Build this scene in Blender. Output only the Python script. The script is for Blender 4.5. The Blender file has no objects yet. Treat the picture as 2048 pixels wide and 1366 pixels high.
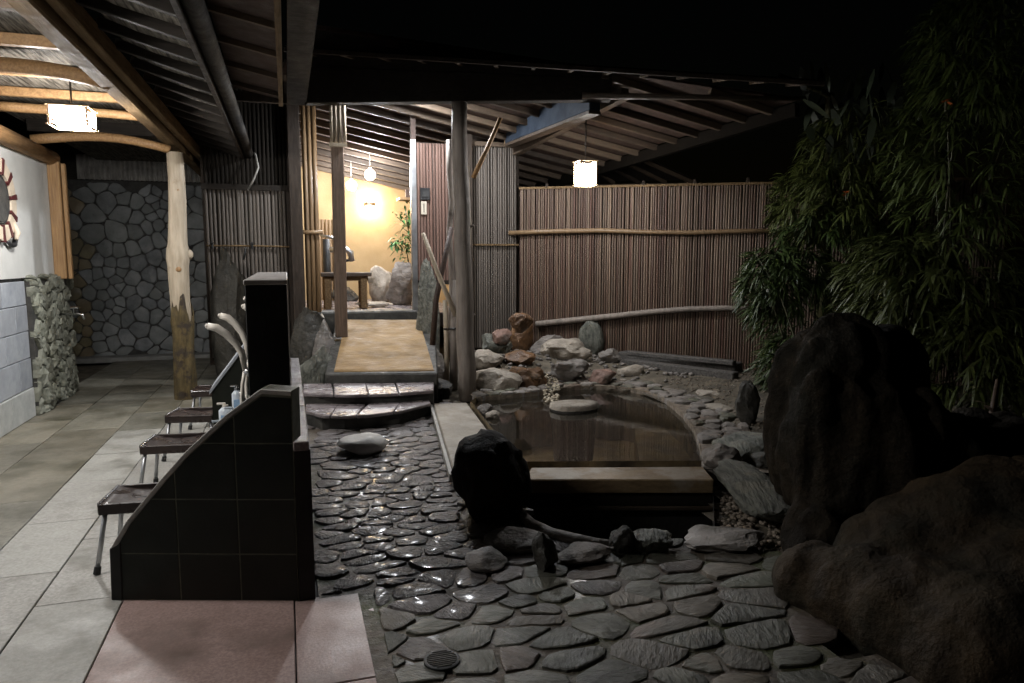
import bpy, bmesh, math, random
from mathutils import Vector, noise, Matrix
random.seed(7)
C = bpy.context.scene
COL = C.collection
R = math.radians
# ------------------------------------------------------------------ camera, world, exposure
F_PX, CXP, CYP, HCAM = 1430.0, 1024.0, 683.0, 1.6
PITCH = math.atan((683-515)/F_PX)
YAW = math.atan((1024-573)/F_PX*math.cos(PITCH))
cam = bpy.data.cameras.new('camera'); cam.sensor_width = 36; cam.lens = 36*F_PX/2048
cam.clip_end = 1000; cam.clip_start = .02
co = bpy.data.objects.new('camera', cam); COL.objects.link(co)
co.location = (0, 0, HCAM); co.rotation_euler = (math.pi/2-PITCH, 0, -YAW)
C.camera = co
W = bpy.data.worlds.new('World'); C.world = W; W.use_nodes = True
wn = W.node_tree.nodes; sky = wn.new('ShaderNodeTexSky'); sky.sky_type = 'NISHITA'; sky.sun_disc = False
sky.sun_elevation = R(1.0); sky.sun_rotation = R(200)
W.node_tree.links.new(sky.outputs[0], wn['Background'].inputs[0]); wn['Background'].inputs[1].default_value = 0.0006
vs = C.view_settings; vs.view_transform = 'Standard'; vs.look = 'None'; vs.exposure = 0.0; vs.gamma = 1.0
C.cycles.use_denoising = True
C.cycles.max_bounces = 7; C.cycles.diffuse_bounces = 4; C.cycles.glossy_bounces = 3; C.cycles.transparent_max_bounces = 8
C.cycles.sample_clamp_indirect = 4.0
POW_LANTERN, POW_NEAR, POW_POOL, POW_BULB, POW_SCONCE, POW_ROOF = 185., 140., 112., 185., 55., 360.

# ------------------------------------------------------------------ survey helpers: a sight line meets a known plane
_f = Vector((math.sin(YAW)*math.cos(PITCH), math.cos(YAW)*math.cos(PITCH), -math.sin(PITCH)))
_r = Vector((math.cos(YAW), -math.sin(YAW), 0)); _u = _r.cross(_f)
def _ray(x, y): return _f + _r*((x-CXP)/F_PX) + _u*((CYP-y)/F_PX)
O = Vector((0, 0, HCAM))
def az(x, y, z=0.0):
    d = _ray(x, y); return O + d*((z-HCAM)/d.z)
def ay(x, y, Y):
    d = _ray(x, y); return O + d*(Y/d.y)
def ax(x, y, X):
    d = _ray(x, y); return O + d*(X/d.x)
def ap(x, y, p0, n):
    d = _ray(x, y); return O + d*((p0-O).dot(n)/d.dot(n))
def mpp(p): return (p-O).dot(_f)/F_PX          # metres per pixel at p
CROT = -YAW
# ------------------------------------------------------------------ materials
def mat(name, c1, c2, scale=5, rough=(.5, .8), bump=.3, bscale=30, stretch=(1, 1, 1), c3=None, rnd=.0, metal=0, spec=.5,
        rscale=None, bdist=.02, detail=6, ramp=(.35, .65), c4=None, s4=2.0, r4=(.5, .6), bstretch=None, coat=0, spin=False):
    m = bpy.data.materials.new(name); m.use_nodes = True
    nt = m.node_tree; N = nt.nodes; L = nt.links; b = N['Principled BSDF']
    tc = N.new('ShaderNodeTexCoord'); oi = N.new('ShaderNodeObjectInfo')
    off = N.new('ShaderNodeVectorMath'); off.operation = 'MULTIPLY_ADD'
    off.inputs[1].default_value = (1, 1, 1)
    sc = N.new('ShaderNodeMath'); sc.operation = 'MULTIPLY'; sc.inputs[1].default_value = 37.0 if rnd else 0.0
    L.new(oi.outputs['Random'], sc.inputs[0]); L.new(tc.outputs['Object'], off.inputs[0]); L.new(sc.outputs[0], off.inputs[2])
    src = off.outputs[0]
    if spin:
        vr = N.new('ShaderNodeVectorRotate'); vr.rotation_type = 'Z_AXIS'; an = N.new('ShaderNodeMath'); an.operation = 'MULTIPLY'; an.inputs[1].default_value = 50.0
        L.new(oi.outputs['Random'], an.inputs[0]); L.new(an.outputs[0], vr.inputs['Angle']); L.new(src, vr.inputs['Vector']); src = vr.outputs[0]
    def nz(scale_, st, det=detail):
        mp = N.new('ShaderNodeMapping'); mp.inputs['Scale'].default_value = st
        L.new(src, mp.inputs['Vector'])
        n = N.new('ShaderNodeTexNoise'); n.inputs['Scale'].default_value = scale_; n.inputs['Detail'].default_value = det
        n.inputs['Roughness'].default_value = .62
        L.new(mp.outputs[0], n.inputs['Vector']); return n
    def ramp_(src, lo, hi, ca, cb):
        r = N.new('ShaderNodeValToRGB'); r.color_ramp.elements[0].position = lo; r.color_ramp.elements[1].position = hi
        r.color_ramp.elements[0].color = (*ca, 1); r.color_ramp.elements[1].color = (*cb, 1)
        L.new(src, r.inputs[0]); return r
    n1 = nz(scale, stretch); r1 = ramp_(n1.outputs['Fac'], ramp[0], ramp[1], c1, c2); out = r1.outputs[0]
    if c3 is not None:
        mx = N.new('ShaderNodeMix'); mx.data_type = 'RGBA'
        wf = N.new('ShaderNodeMath'); wf.operation = 'MULTIPLY'; wf.inputs[1].default_value = 7.31
        fr = N.new('ShaderNodeMath'); fr.operation = 'FRACT'
        L.new(oi.outputs['Random'], wf.inputs[0]); L.new(wf.outputs[0], fr.inputs[0])
        ff = N.new('ShaderNodeMath'); ff.operation = 'MULTIPLY'; ff.inputs[1].default_value = rnd; L.new(fr.outputs[0], ff.inputs[0])
        L.new(ff.outputs[0], mx.inputs[0]); L.new(out, mx.inputs[6]); mx.inputs[7].default_value = (*c3, 1); out = mx.outputs[2]
    if c4 is not None:
        n4 = nz(s4, (1, 1, 1)); r4_ = ramp_(n4.outputs['Fac'], r4[0], r4[1], (0, 0, 0), (1, 1, 1))
        mx = N.new('ShaderNodeMix'); mx.data_type = 'RGBA'; L.new(r4_.outputs[0], mx.inputs[0]); L.new(out, mx.inputs[6])
        mx.inputs[7].default_value = (*c4, 1); out = mx.outputs[2]
    if rnd:
        hs = N.new('ShaderNodeHueSaturation'); v = N.new('ShaderNodeMapRange'); v.inputs[3].default_value = 1-.35*rnd; v.inputs[4].default_value = 1+.35*rnd
        L.new(oi.outputs['Random'], v.inputs[0]); L.new(v.outputs[0], hs.inputs['Value']); L.new(out, hs.inputs['Color']); out = hs.outputs[0]
    L.new(out, b.inputs['Base Color'])
    nr = nz(rscale or scale*1.7, (1, 1, 1)); mr = N.new('ShaderNodeMapRange')
    mr.inputs[1].default_value = .35; mr.inputs[2].default_value = .65
    mr.inputs[3].default_value = rough[0]; mr.inputs[4].default_value = rough[1]
    L.new(nr.outputs['Fac'], mr.inputs[0]); L.new(mr.outputs[0], b.inputs['Roughness'])
    if bump:
        nb = nz(bscale, bstretch or stretch); bp = N.new('ShaderNodeBump'); bp.inputs['Strength'].default_value = bump; bp.inputs['Distance'].default_value = bdist
        L.new(nb.outputs['Fac'], bp.inputs['Height']); L.new(bp.outputs[0], b.inputs['Normal'])
    b.inputs['Metallic'].default_value = metal; b.inputs['Specular IOR Level'].default_value = spec
    if coat: b.inputs['Coat Weight'].default_value = coat; b.inputs['Coat Roughness'].default_value = .12
    return m
def emit(name, col, s):
    m = bpy.data.materials.new(name); m.use_nodes = True; nt = m.node_tree; nt.nodes.clear()
    e = nt.nodes.new('ShaderNodeEmission'); e.inputs[0].default_value = (*col, 1); e.inputs[1].default_value = s
    o = nt.nodes.new('ShaderNodeOutputMaterial'); nt.links.new(e.outputs[0], o.inputs[0]); return m
K = {}
K['cobble'] = mat('wet_cobble', (.07, .06, .06), (.165, .145, .146), 7, (.3, .62), 1.0, 30, (1, 2.6, 1), (.2, .18, .17), .7, bdist=.03, rscale=14, coat=.08, spin=True, detail=10)
K['flag'] = mat('damp_flagstone', (.07, .062, .05), (.16, .142, .118), 5, (.33, .65), .9, 20, (1, 2.6, 1), (.1, .105, .075), .9, c4=(.135, .085, .064), s4=1.3, r4=(.52, .66), bdist=.014, spin=True, detail=10)
for nm_, a_, b_, c_ in (('flag_green', (.058, .056, .044), (.135, .132, .106), (.09, .09, .068)), ('flag_brown', (.068, .053, .043), (.15, .12, .1), (.105, .08, .064)), ('flag_tan', (.085, .074, .058), (.175, .155, .124), (.14, .12, .095))):
    K[nm_] = mat(nm_+'_stone', a_, b_, 5, (.33, .65), .9, 20, (1, 2.6, 1), c_, .9, bdist=.014, spin=True, detail=10, c4=tuple(v*.6 for v in a_), s4=2.5, r4=(.52, .66))
K['mortar'] = mat('path_mortar', (.062, .05, .04), (.145, .117, .088), 9, (.45, .8), .6, 60, coat=.06, c4=(.045, .05, .014), s4=1.8, r4=(.5, .62))
K['earth'] = mat('sandy_earth', (.05, .042, .03), (.15, .125, .09), 6, (.7, .95), .8, 40)
K['granite'] = mat('pale_granite', (.2, .19, .172), (.32, .308, .284), 55, (.42, .7), .1, 90, c3=(.3, .3, .27), rnd=.4, c4=(.13, .125, .105), s4=2.2, r4=(.5, .68), rscale=4)
K['granite_green'] = mat('worn_green_granite', (.115, .11, .088), (.21, .2, .165), 30, (.35, .65), .12, 80, c3=(.15, .13, .095), rnd=.6, c4=(.06, .055, .036), s4=2.1, r4=(.45, .68), rscale=3)
K['granite_pink'] = mat('pink_granite', (.2, .13, .115), (.33, .23, .205), 80, (.35, .6), .1, 90, rnd=.15, c3=(.28, .22, .2), c4=(.14, .095, .08), s4=2.4, r4=(.48, .7), rscale=5)
K['concrete'] = mat('old_concrete', (.16, .16, .15), (.26, .26, .25), 4, (.6, .9), .3, 50)
K['plaster'] = mat('white_plaster', (.5, .5, .48), (.6, .6, .575), 2, (.8, .95), .12, 40)
K['block'] = mat('grey_wall_tile', (.24, .26, .29), (.33, .35, .38), 6, (.45, .7), .15, 70, c3=(.3, .31, .33), rnd=.4, c4=(.4, .42, .43), s4=2.2, r4=(.58, .75))
K['plinth'] = mat('pale_plinth', (.33, .34, .33), (.44, .45, .43), 8, (.5, .8), .2, 60, rnd=.2, c3=(.4, .4, .37))
K['rubble'] = mat('rubble_stone', (.1, .104, .08), (.24, .243, .2), 7, (.55, .85), .8, 18, rnd=.5, c3=(.27, .28, .22), bdist=.03)
K['wallstone'] = mat('cladding_stone', (.115, .126, .135), (.235, .245, .25), 5, (.4, .75), .3, 30, rnd=.5, c3=(.19, .2, .18))
K['wallstone_warm'] = mat('cladding_stone_warm', (.09, .08, .045), (.19, .165, .095), 5, (.4, .75), .3, 30, rnd=.5, c3=(.16, .11, .07))
K['grout_dark'] = mat('dark_grout', (.025, .025, .023), (.055, .052, .047), 12, (.7, .95), .4, 60)
K['wall_grout'] = mat('wall_grout', (.03, .029, .027), (.06, .058, .053), 12, (.7, .95), .4, 60)
K['timber'] = mat('honey_timber', (.2, .105, .04), (.36, .21, .09), 6, (.5, .75), .25, 20, (9, .7, 9), rnd=.3, c3=(.3, .19, .09))
K['timber_v'] = mat('honey_post', (.2, .105, .04), (.36, .21, .09), 6, (.5, .75), .25, 20, (9, 9, .7), rnd=.3, c3=(.3, .19, .09))
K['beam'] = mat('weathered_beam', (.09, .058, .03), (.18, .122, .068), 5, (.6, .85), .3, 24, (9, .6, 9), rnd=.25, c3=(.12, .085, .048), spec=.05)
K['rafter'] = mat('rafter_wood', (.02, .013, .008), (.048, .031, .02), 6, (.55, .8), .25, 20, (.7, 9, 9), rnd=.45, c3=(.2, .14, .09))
K['dark_wood'] = mat('dark_stained_wood', (.01, .008, .006), (.022, .017, .013), 6, (.65, .9), .3, 22, (.8, 8, 8), spec=.2)
K['dark_wood_v'] = mat('dark_stained_post', (.02, .0145, .011), (.042, .031, .023), 6, (.5, .8), .3, 22, (8, 8, .8), spec=.2)
K['post_brown'] = mat('brown_post', (.07, .045, .03), (.14, .092, .062), 6, (.55, .8), .25, 20, (9, 9, .7))
K['black_wood'] = mat('near_black_wood', (.006, .005, .004), (.012, .01, .008), 6, (.8, .95), .3, 22, (.8, 8, 8), spec=.03)  # near-black matte wood for the eave beam
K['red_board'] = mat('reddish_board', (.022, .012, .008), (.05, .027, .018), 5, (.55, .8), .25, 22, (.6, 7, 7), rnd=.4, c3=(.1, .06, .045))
K['reed'] = mat('reed_matting', (.035, .03, .024), (.2, .18, .15), 12, (.7, .95), 1.0, 10, (3.2, .25, 1), bdist=.03, ramp=(.38, .62), spec=.1)
K['log'] = mat('pale_log', (.3, .245, .175), (.46, .385, .29), 4, (.5, .75), .3, 24, (6, 6, .7), c4=(.2, .14, .085), s4=3, r4=(.62, .72))
K['grey_log'] = mat('grey_weathered_log', (.13, .11, .095), (.27, .235, .205), 4, (.5, .8), .35, 24, (7, 7, .6), rnd=.3, c3=(.24, .19, .15), c4=(.07, .055, .045), s4=3.2, r4=(.6, .7))
K['moss_log'] = mat('mossy_log', (.05, .035, .012), (.12, .085, .03), 7, (.6, .9), .7, 18, (4, 4, 1), c4=(.03, .02, .012), s4=5, r4=(.52, .6))
K['strip'] = mat('fence_bamboo', (.085, .056, .036), (.18, .13, .09), 3, (.45, .75), .2, 16, (6, 6, .5), c3=(.1, .066, .045), rnd=.8, c4=(.06, .026, .017), s4=1.5, r4=(.46, .6))
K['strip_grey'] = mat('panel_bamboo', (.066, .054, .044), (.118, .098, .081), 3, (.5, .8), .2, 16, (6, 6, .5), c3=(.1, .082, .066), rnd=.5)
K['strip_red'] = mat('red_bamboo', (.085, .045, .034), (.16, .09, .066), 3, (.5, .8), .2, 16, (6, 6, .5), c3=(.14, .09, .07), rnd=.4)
K['dark_strip'] = mat('shaded_bamboo', (.009, .0075, .006), (.018, .015, .012), 3, (.6, .85), .2, 16, (6, 6, .5), c3=(.012, .01, .008), rnd=.4, spec=.08)  # shade on the upper wall, out of the lamp's reach, put into the colour
K['bamboo_gold'] = mat('golden_bamboo', (.13, .078, .036), (.23, .145, .075), 3, (.35, .6), .15, 16, (6, 6, .5), c3=(.3, .21, .12), rnd=.4)
K['tile'] = mat('black_wall_tile', (.01, .0115, .009), (.019, .021, .016), 5, (.3, .5), .08, 30, rnd=.3, c3=(.01, .0105, .008), spec=.22)
K['tile_grout'] = mat('greenish_grout', (.09, .095, .065), (.16, .165, .12), 14, (.6, .85), .2, 50)
K['cap'] = mat('worn_grey_cap', (.2, .19, .175), (.38, .36, .33), 8, (.4, .7), .2, 40)
K['slate_cap'] = mat('pale_cap_stone', (.2, .18, .165), (.36, .33, .31), 8, (.45, .75), .2, 40)
K['black_stone'] = mat('black_stone', (.006, .006, .006), (.013, .0125, .012), 6, (.4, .6), .1, 40, spec=.3)
K['old_timber'] = mat('grey_old_timber', (.04, .036, .033), (.12, .11, .1), 5, (.6, .85), .6, 20, (.7, 9, 9))
K['plank'] = mat('wet_grey_plank', (.15, .12, .12), (.3, .25, .25), 5, (.35, .65), .35, 20, (9, .8, 9), c4=(.09, .07, .07), s4=4, r4=(.55, .68))
K['chrome'] = mat('chrome', (.55, .55, .56), (.7, .7, .7), 5, (.12, .25), 0, metal=1)
K['alu'] = mat('aluminium', (.42, .43, .45), (.55, .56, .58), 5, (.3, .45), 0, metal=1)
K['seat'] = mat('brown_plastic', (.016, .009, .008), (.028, .017, .014), 7, (.2, .45), .1, 60, rscale=12)
K['rubber'] = mat('black_rubber', (.012, .012, .012), (.02, .02, .02), 7, (.5, .7), 0)
K['white_plastic'] = mat('ivory_plastic', (.66, .6, .52), (.74, .69, .62), 3, (.3, .45), 0)
K['clear_plastic'] = mat('milky_bottle', (.45, .5, .55), (.6, .65, .7), 8, (.15, .3), 0)
K['blue_plastic'] = mat('pale_blue_plastic', (.22, .36, .55), (.34, .48, .64), 8, (.2, .4), 0)
K['mat_gold'] = mat('golden_mat', (.2, .122, .048), (.29, .19, .085), 3, (.55, .85), .5, 9, (1, 2.5, 1), c4=(.15, .092, .036), s4=1.5, r4=(.5, .7), bdist=.05)
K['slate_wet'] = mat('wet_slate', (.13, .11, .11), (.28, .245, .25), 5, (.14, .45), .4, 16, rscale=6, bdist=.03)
K['slate_riser'] = mat('dark_riser_stone', (.018, .017, .014), (.05, .047, .04), 6, (.5, .8), .6, 18)  # dark of the mossy sill, and the risers' shade put into the colour
K['ochre'] = mat('ochre_plaster', (.33, .23, .115), (.4, .285, .15), 2, (.8, .95), .15, 30)
K['rock_pale'] = mat('pale_rock', (.24, .205, .165), (.42, .37, .31), 5, (.55, .9), .7, 16, rnd=.25, c3=(.33, .29, .23), c4=(.13, .105, .075), s4=4, r4=(.55, .7), bdist=.035)
K['rock_white'] = mat('white_rock', (.6, .57, .52), (.74, .71, .67), 5, (.5, .8), .4, 18, bdist=.02)
K['rock_grey'] = mat('grey_rock', (.12, .11, .1), (.26, .235, .215), 5, (.5, .85), .7, 15, (1, 1, 2.5), rnd=.4, c3=(.22, .18, .15), c4=(.08, .07, .05), s4=4, r4=(.55, .7), bdist=.035)
K['rock_green'] = mat('green_schist', (.07, .072, .06), (.18, .18, .15), 5, (.4, .75), .9, 12, (5, 1, 2), rnd=.3, c3=(.11, .12, .095), c4=(.2, .19, .15), s4=5, r4=(.55, .62), bdist=.035, ramp=(.4, .6))
K['rock_dark'] = mat('dark_rock', (.02, .018, .015), (.05, .045, .036), 5, (.5, .85), .8, 14, rnd=.2, c3=(.03, .032, .02), bdist=.04)
K['rock_black'] = mat('black_brown_rock', (.009, .0075, .006), (.026, .019, .014), 5, (.6, .9), .8, 12, bdist=.04, spec=.15)
K['rock_red'] = mat('reddish_rock', (.15, .085, .065), (.27, .17, .135), 5, (.5, .8), .6, 18, c4=(.12, .1, .085), s4=4, r4=(.5, .65), bdist=.03)
K['rock_orange'] = mat('mineral_stained_rock', (.09, .045, .022), (.24, .13, .06), 5, (.25, .6), .8, 15, c4=(.09, .055, .03), s4=4, r4=(.5, .64), bdist=.035)
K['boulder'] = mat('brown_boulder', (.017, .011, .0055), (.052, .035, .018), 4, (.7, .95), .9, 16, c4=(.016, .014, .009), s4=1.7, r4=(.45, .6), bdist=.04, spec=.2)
K['pool_wall'] = mat('mineral_stained_basin', (.12, .09, .048), (.27, .2, .105), 3, (.4, .8), .6, 12, c4=(.07, .055, .04), s4=2, r4=(.5, .65), bdist=.03)
K['rim_wood'] = mat('stained_rim_timber', (.17, .115, .06), (.27, .19, .105), 5, (.35, .7), .2, 20, (.7, 8, 8), c4=(.34, .29, .23), s4=1.5, r4=(.55, .62))
K['rim_plank'] = mat('pale_rim_slab', (.22, .19, .15), (.34, .3, .245), 4, (.5, .8), .25, 26, c4=(.17, .14, .105), s4=2.2, r4=(.48, .66))
K['pit'] = mat('shadowed_pit_wall', (.008, .007, .006), (.02, .017, .014), 5, (.6, .9), .5, 14)  # near-black colour stands in for the shadow inside the trough
K['gravel'] = mat('small_gravel', (.1, .08, .06), (.27, .22, .17), 14, (.6, .9), .3, 50)
K['pebble'] = mat('pale_pebbles', (.33, .28, .2), (.55, .48, .37), 9, (.5, .8), .2, 50)
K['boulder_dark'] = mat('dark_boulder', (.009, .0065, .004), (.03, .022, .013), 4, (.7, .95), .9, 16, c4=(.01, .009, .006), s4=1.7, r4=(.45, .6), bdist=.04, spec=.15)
K['leaf'] = mat('bamboo_leaf', (.016, .038, .007), (.04, .076, .014), 3, (.4, .6), 0, rnd=.6, c3=(.085, .09, .02))
K['leaf_broad'] = mat('broad_leaf', (.012, .02, .009), (.022, .032, .015), 3, (.4, .6), 0, rnd=.5, c3=(.02, .024, .013))
K['leaf_indoor'] = mat('fern_leaf', (.03, .11, .03), (.07, .19, .055), 5, (.4, .6), 0)
K['orange'] = mat('orange_petals', (.6, .12, .02), (.75, .2, .04), 5, (.5, .7), 0)
K['culm'] = mat('bamboo_culm', (.035, .036, .014), (.075, .07, .03), 4, (.4, .7), .1, 20, (5, 5, .5))
K['sheath'] = mat('dry_sheath', (.06, .035, .02), (.1, .065, .04), 5, (.6, .8), .2, 20)
K['cream'] = mat('cream_segment', (.5, .42, .32), (.62, .53, .42), 9, (.5, .8), .2, 40)
K['maroon'] = mat('maroon_segment', (.06, .012, .014), (.1, .022, .022), 9, (.4, .6), .1, 40)
K['black_plastic'] = mat('black_plastic', (.015, .015, .016), (.025, .025, .026), 6, (.3, .5), 0)
K['beige'] = mat('beige_plastic', (.4, .35, .28), (.46, .41, .33), 6, (.5, .7), 0)
K['blue_paint'] = mat('blue_grey_flashing', (.018, .025, .037), (.034, .044, .06), 4, (.5, .7), .1, 20, spec=.1)
K['lamp_wood'] = mat('pale_lamp_slat', (.5, .33, .18), (.62, .44, .27), 6, (.5, .7), 0)

def water_mat():
    m = bpy.data.materials.new('pool_water'); m.use_nodes = True; nt = m.node_tree; N = nt.nodes; L = nt.links; N.clear()
    o = N.new('ShaderNodeOutputMaterial'); mx = N.new('ShaderNodeMixShader'); t = N.new('ShaderNodeBsdfTransparent'); g = N.new('ShaderNodeBsdfGlossy')
    t.inputs[0].default_value = (.74, .69, .58, 1); g.inputs['Roughness'].default_value = .055; g.inputs['Color'].default_value = (1, 1, 1, 1)
    fr = N.new('ShaderNodeFresnel'); fr.inputs[0].default_value = 1.4
    tc = N.new('ShaderNodeTexCoord'); n = N.new('ShaderNodeTexNoise'); n.inputs['Scale'].default_value = 3.2; n.inputs['Detail'].default_value = 2
    b = N.new('ShaderNodeBump'); b.inputs['Strength'].default_value = .05; b.inputs['Distance'].default_value = .02
    L.new(tc.outputs['Object'], n.inputs['Vector']); L.new(n.outputs['Fac'], b.inputs['Height'])
    L.new(b.outputs[0], g.inputs['Normal']); L.new(b.outputs[0], fr.inputs['Normal'])
    df = N.new('ShaderNodeBsdfDiffuse'); df.inputs[0].default_value = (.085, .078, .062, 1); m2 = N.new('ShaderNodeMixShader'); m2.inputs[0].default_value = .18
    L.new(t.outputs[0], m2.inputs[1]); L.new(df.outputs[0], m2.inputs[2])
    L.new(fr.outputs[0], mx.inputs[0]); L.new(m2.outputs[0], mx.inputs[1]); L.new(g.outputs[0], mx.inputs[2]); L.new(mx.outputs[0], o.inputs[0])
    return m
K['water'] = water_mat()

# ------------------------------------------------------------------ object helpers
def tag(o, label=None, cat=None, group=None, kind=None):
    if label: o['label'] = label
    if cat: o['category'] = cat
    if group: o['group'] = group
    if kind: o['kind'] = kind
    return o
def thing(name, label, cat, loc, group=None):
    o = bpy.data.objects.new(name, None); COL.objects.link(o); o.location = loc; o.empty_display_size = .1
    return tag(o, label, cat, group)
def wloc(o):
    v = Vector((0, 0, 0))
    while o is not None: v = v+Vector(o.location); o = o.parent
    return v
class B:
    def __init__(s): s.v = []; s.f = []
    def add(s, vs, fs):
        n = len(s.v); s.v += [Vector(v) for v in vs]; s.f += [tuple(i+n for i in f) for f in fs]; return s
    def box(s, x0, x1, y0, y1, z0, z1):
        return s.add([(x0,y0,z0),(x1,y0,z0),(x1,y1,z0),(x0,y1,z0),(x0,y0,z1),(x1,y0,z1),(x1,y1,z1),(x0,y1,z1)],
                     [(0,3,2,1),(4,5,6,7),(0,1,5,4),(1,2,6,5),(2,3,7,6),(3,0,4,7)])
    def beam(s, p0, p1, w, h, up=(0,0,1)):          # p0-p1 is the centre line
        p0 = Vector(p0); p1 = Vector(p1); d = (p1-p0).normalized(); u = Vector(up); sd = d.cross(u).normalized()*(w/2); uu = sd.cross(d).normalized()*(h/2)
        vs = []
        for p in (p0, p1): vs += [p-sd-uu, p+sd-uu, p+sd+uu, p-sd+uu]
        return s.add(vs, [(0,3,2,1),(4,5,6,7),(0,1,5,4),(1,2,6,5),(2,3,7,6),(3,0,4,7)])
    def tube(s, pts, r, n=8):
        pts = [Vector(p) for p in pts]; rs = r if isinstance(r, (list, tuple)) else [r]*len(pts)
        base = len(s.v); prev = None
        for i, p in enumerate(pts):
            d = (pts[min(i+1, len(pts)-1)]-pts[max(i-1, 0)]).normalized()
            if prev is None:
                a = Vector((1, 0, 0)) if abs(d.x) < .8 else Vector((0, 1, 0)); u = d.cross(a).normalized()
            else: u = (prev-d*prev.dot(d)).normalized()
            prev = u; w = d.cross(u)
            for k in range(n):
                t = 2*math.pi*k/n; s.v.append(p+(u*math.cos(t)+w*math.sin(t))*rs[i])
        for i in range(len(pts)-1):
            for k in range(n):
                a = base+i*n+k; b = base+i*n+(k+1) % n; s.f.append((a, b, b+n, a+n))
        s.f.append(tuple(base+k for k in reversed(range(n)))); s.f.append(tuple(base+(len(pts)-1)*n+k for k in range(n)))
        return s
    def prism(s, poly, off):
        n = len(poly); off = Vector(off); p = [Vector(q) for q in poly]
        return s.add(p+[q+off for q in p], [tuple(reversed(range(n))), tuple(range(n, 2*n))]+[(i, (i+1) % n, n+(i+1) % n, n+i) for i in range(n)])
    def poly(s, pts): return s.add(pts, [tuple(range(len(pts)))])
    def build(s, name, m, parent=None, label=None, smooth=False, bevel=0, kind=None, sharp=0):
        off = wloc(parent) if parent else Vector((0, 0, 0))
        me = bpy.data.meshes.new(name); me.from_pydata([v-off for v in s.v], [], s.f); me.materials.append(K[m] if isinstance(m, str) else m)
        bm = bmesh.new(); bm.from_mesh(me)
        if bevel:
            bmesh.ops.bevel(bm, geom=[e for e in bm.edges], offset=bevel, segments=1, affect='EDGES', clamp_overlap=True)
        bmesh.ops.recalc_face_normals(bm, faces=bm.faces); bm.to_mesh(me); bm.free()
        if smooth:
            for p in me.polygons: p.use_smooth = True
            if sharp: me.set_sharp_from_angle(angle=R(sharp))
        o = bpy.data.objects.new(name, me); COL.objects.link(o)
        if parent: o.parent = parent
        if label: o['label'] = label
        if kind: o['kind'] = kind
        return o
def link_copy(o, parent):
    c = o.copy(); COL.objects.link(c); c.parent = parent; return c
def structure(name, b, m, **k):
    o = b.build(name, m, **k); o['kind'] = 'structure'; return o
def inpoly(x, y, P):
    c = False; j = len(P)-1
    for i in range(len(P)):
        xi, yi = P[i][0], P[i][1]; xj, yj = P[j][0], P[j][1]
        if (yi > y) != (yj > y) and x < (xj-xi)*(y-yi)/(yj-yi)+xi: c = not c
        j = i
    return c
def clip(poly, mx, my, nx, ny):          # keep the side where (p-m).n <= 0
    out = []
    for i in range(len(poly)):
        a = poly[i]; b = poly[(i+1) % len(poly)]
        da = (a[0]-mx)*nx+(a[1]-my)*ny; db = (b[0]-mx)*nx+(b[1]-my)*ny
        if da <= 0: out.append(a)
        if (da < 0) != (db < 0) and da != db:
            t = da/(da-db); out.append((a[0]+(b[0]-a[0])*t, a[1]+(b[1]-a[1])*t))
    return out
def voronoi(pts, rad):
    cells = []
    for i, (x, y) in enumerate(pts):
        r = rad(x, y) if callable(rad) else rad
        poly = [(x-r, y-r), (x+r, y-r), (x+r, y+r), (x-r, y+r)]
        for j, (a, b) in enumerate(pts):
            if i == j or abs(a-x) > 2.6*r or abs(b-y) > 2.6*r: continue
            poly = clip(poly, (x+a)/2, (y+b)/2, a-x, b-y)
            if not poly: break
        cells.append(poly)
    return cells
def darts(inside, bounds, rfun, tries, rng):
    pts = []
    for _ in range(tries):
        x = rng.uniform(bounds[0], bounds[1]); y = rng.uniform(bounds[2], bounds[3])
        if not inside(x, y): continue
        r = rfun(x, y)
        if all((x-a)**2+(y-b)**2 > r*r for a, b in pts): pts.append((x, y))
    return pts
def inset_round(poly, gap, rng, n=12, jit=.0, cut=.22, its=2):
    A = sum(poly[i][0]*poly[(i+1) % len(poly)][1]-poly[(i+1) % len(poly)][0]*poly[i][1] for i in range(len(poly)))/2
    if abs(A) < 1e-4: return None
    if A < 0: poly = poly[::-1]
    cx = sum(p[0] for p in poly)/len(poly); cy = sum(p[1] for p in poly)/len(poly)
    q = poly
    for i in range(len(poly)):
        a = poly[i]; b = poly[(i+1) % len(poly)]; dx, dy = b[0]-a[0], b[1]-a[1]; l = math.hypot(dx, dy)
        if l < 1e-6: continue
        nx, ny = dy/l, -dx/l
        q = clip(q, a[0]-nx*gap, a[1]-ny*gap, nx, ny)
        if len(q) < 3: return None
    for _ in range(its):                   # corner cutting rounds the outline
        o = []
        for i in range(len(q)):
            a = q[i]; b = q[(i+1) % len(q)]
            o += [(a[0]*(1-cut)+b[0]*cut, a[1]*(1-cut)+b[1]*cut), (a[0]*cut+b[0]*(1-cut), a[1]*cut+b[1]*(1-cut))]
        q = o
    per = [0]
    for i in range(len(q)): per.append(per[-1]+math.dist(q[i], q[(i+1) % len(q)]))
    out = []; k = 0
    for j in range(n):
        t = per[-1]*j/n
        while per[k+1] < t: k += 1
        f = (t-per[k])/max(1e-9, per[k+1]-per[k]); a = q[k % len(q)]; b = q[(k+1) % len(q)]
        x, y = a[0]+(b[0]-a[0])*f, a[1]+(b[1]-a[1])*f
        out.append((x+rng.uniform(-jit, jit), y+rng.uniform(-jit, jit)))
    return out
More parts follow.
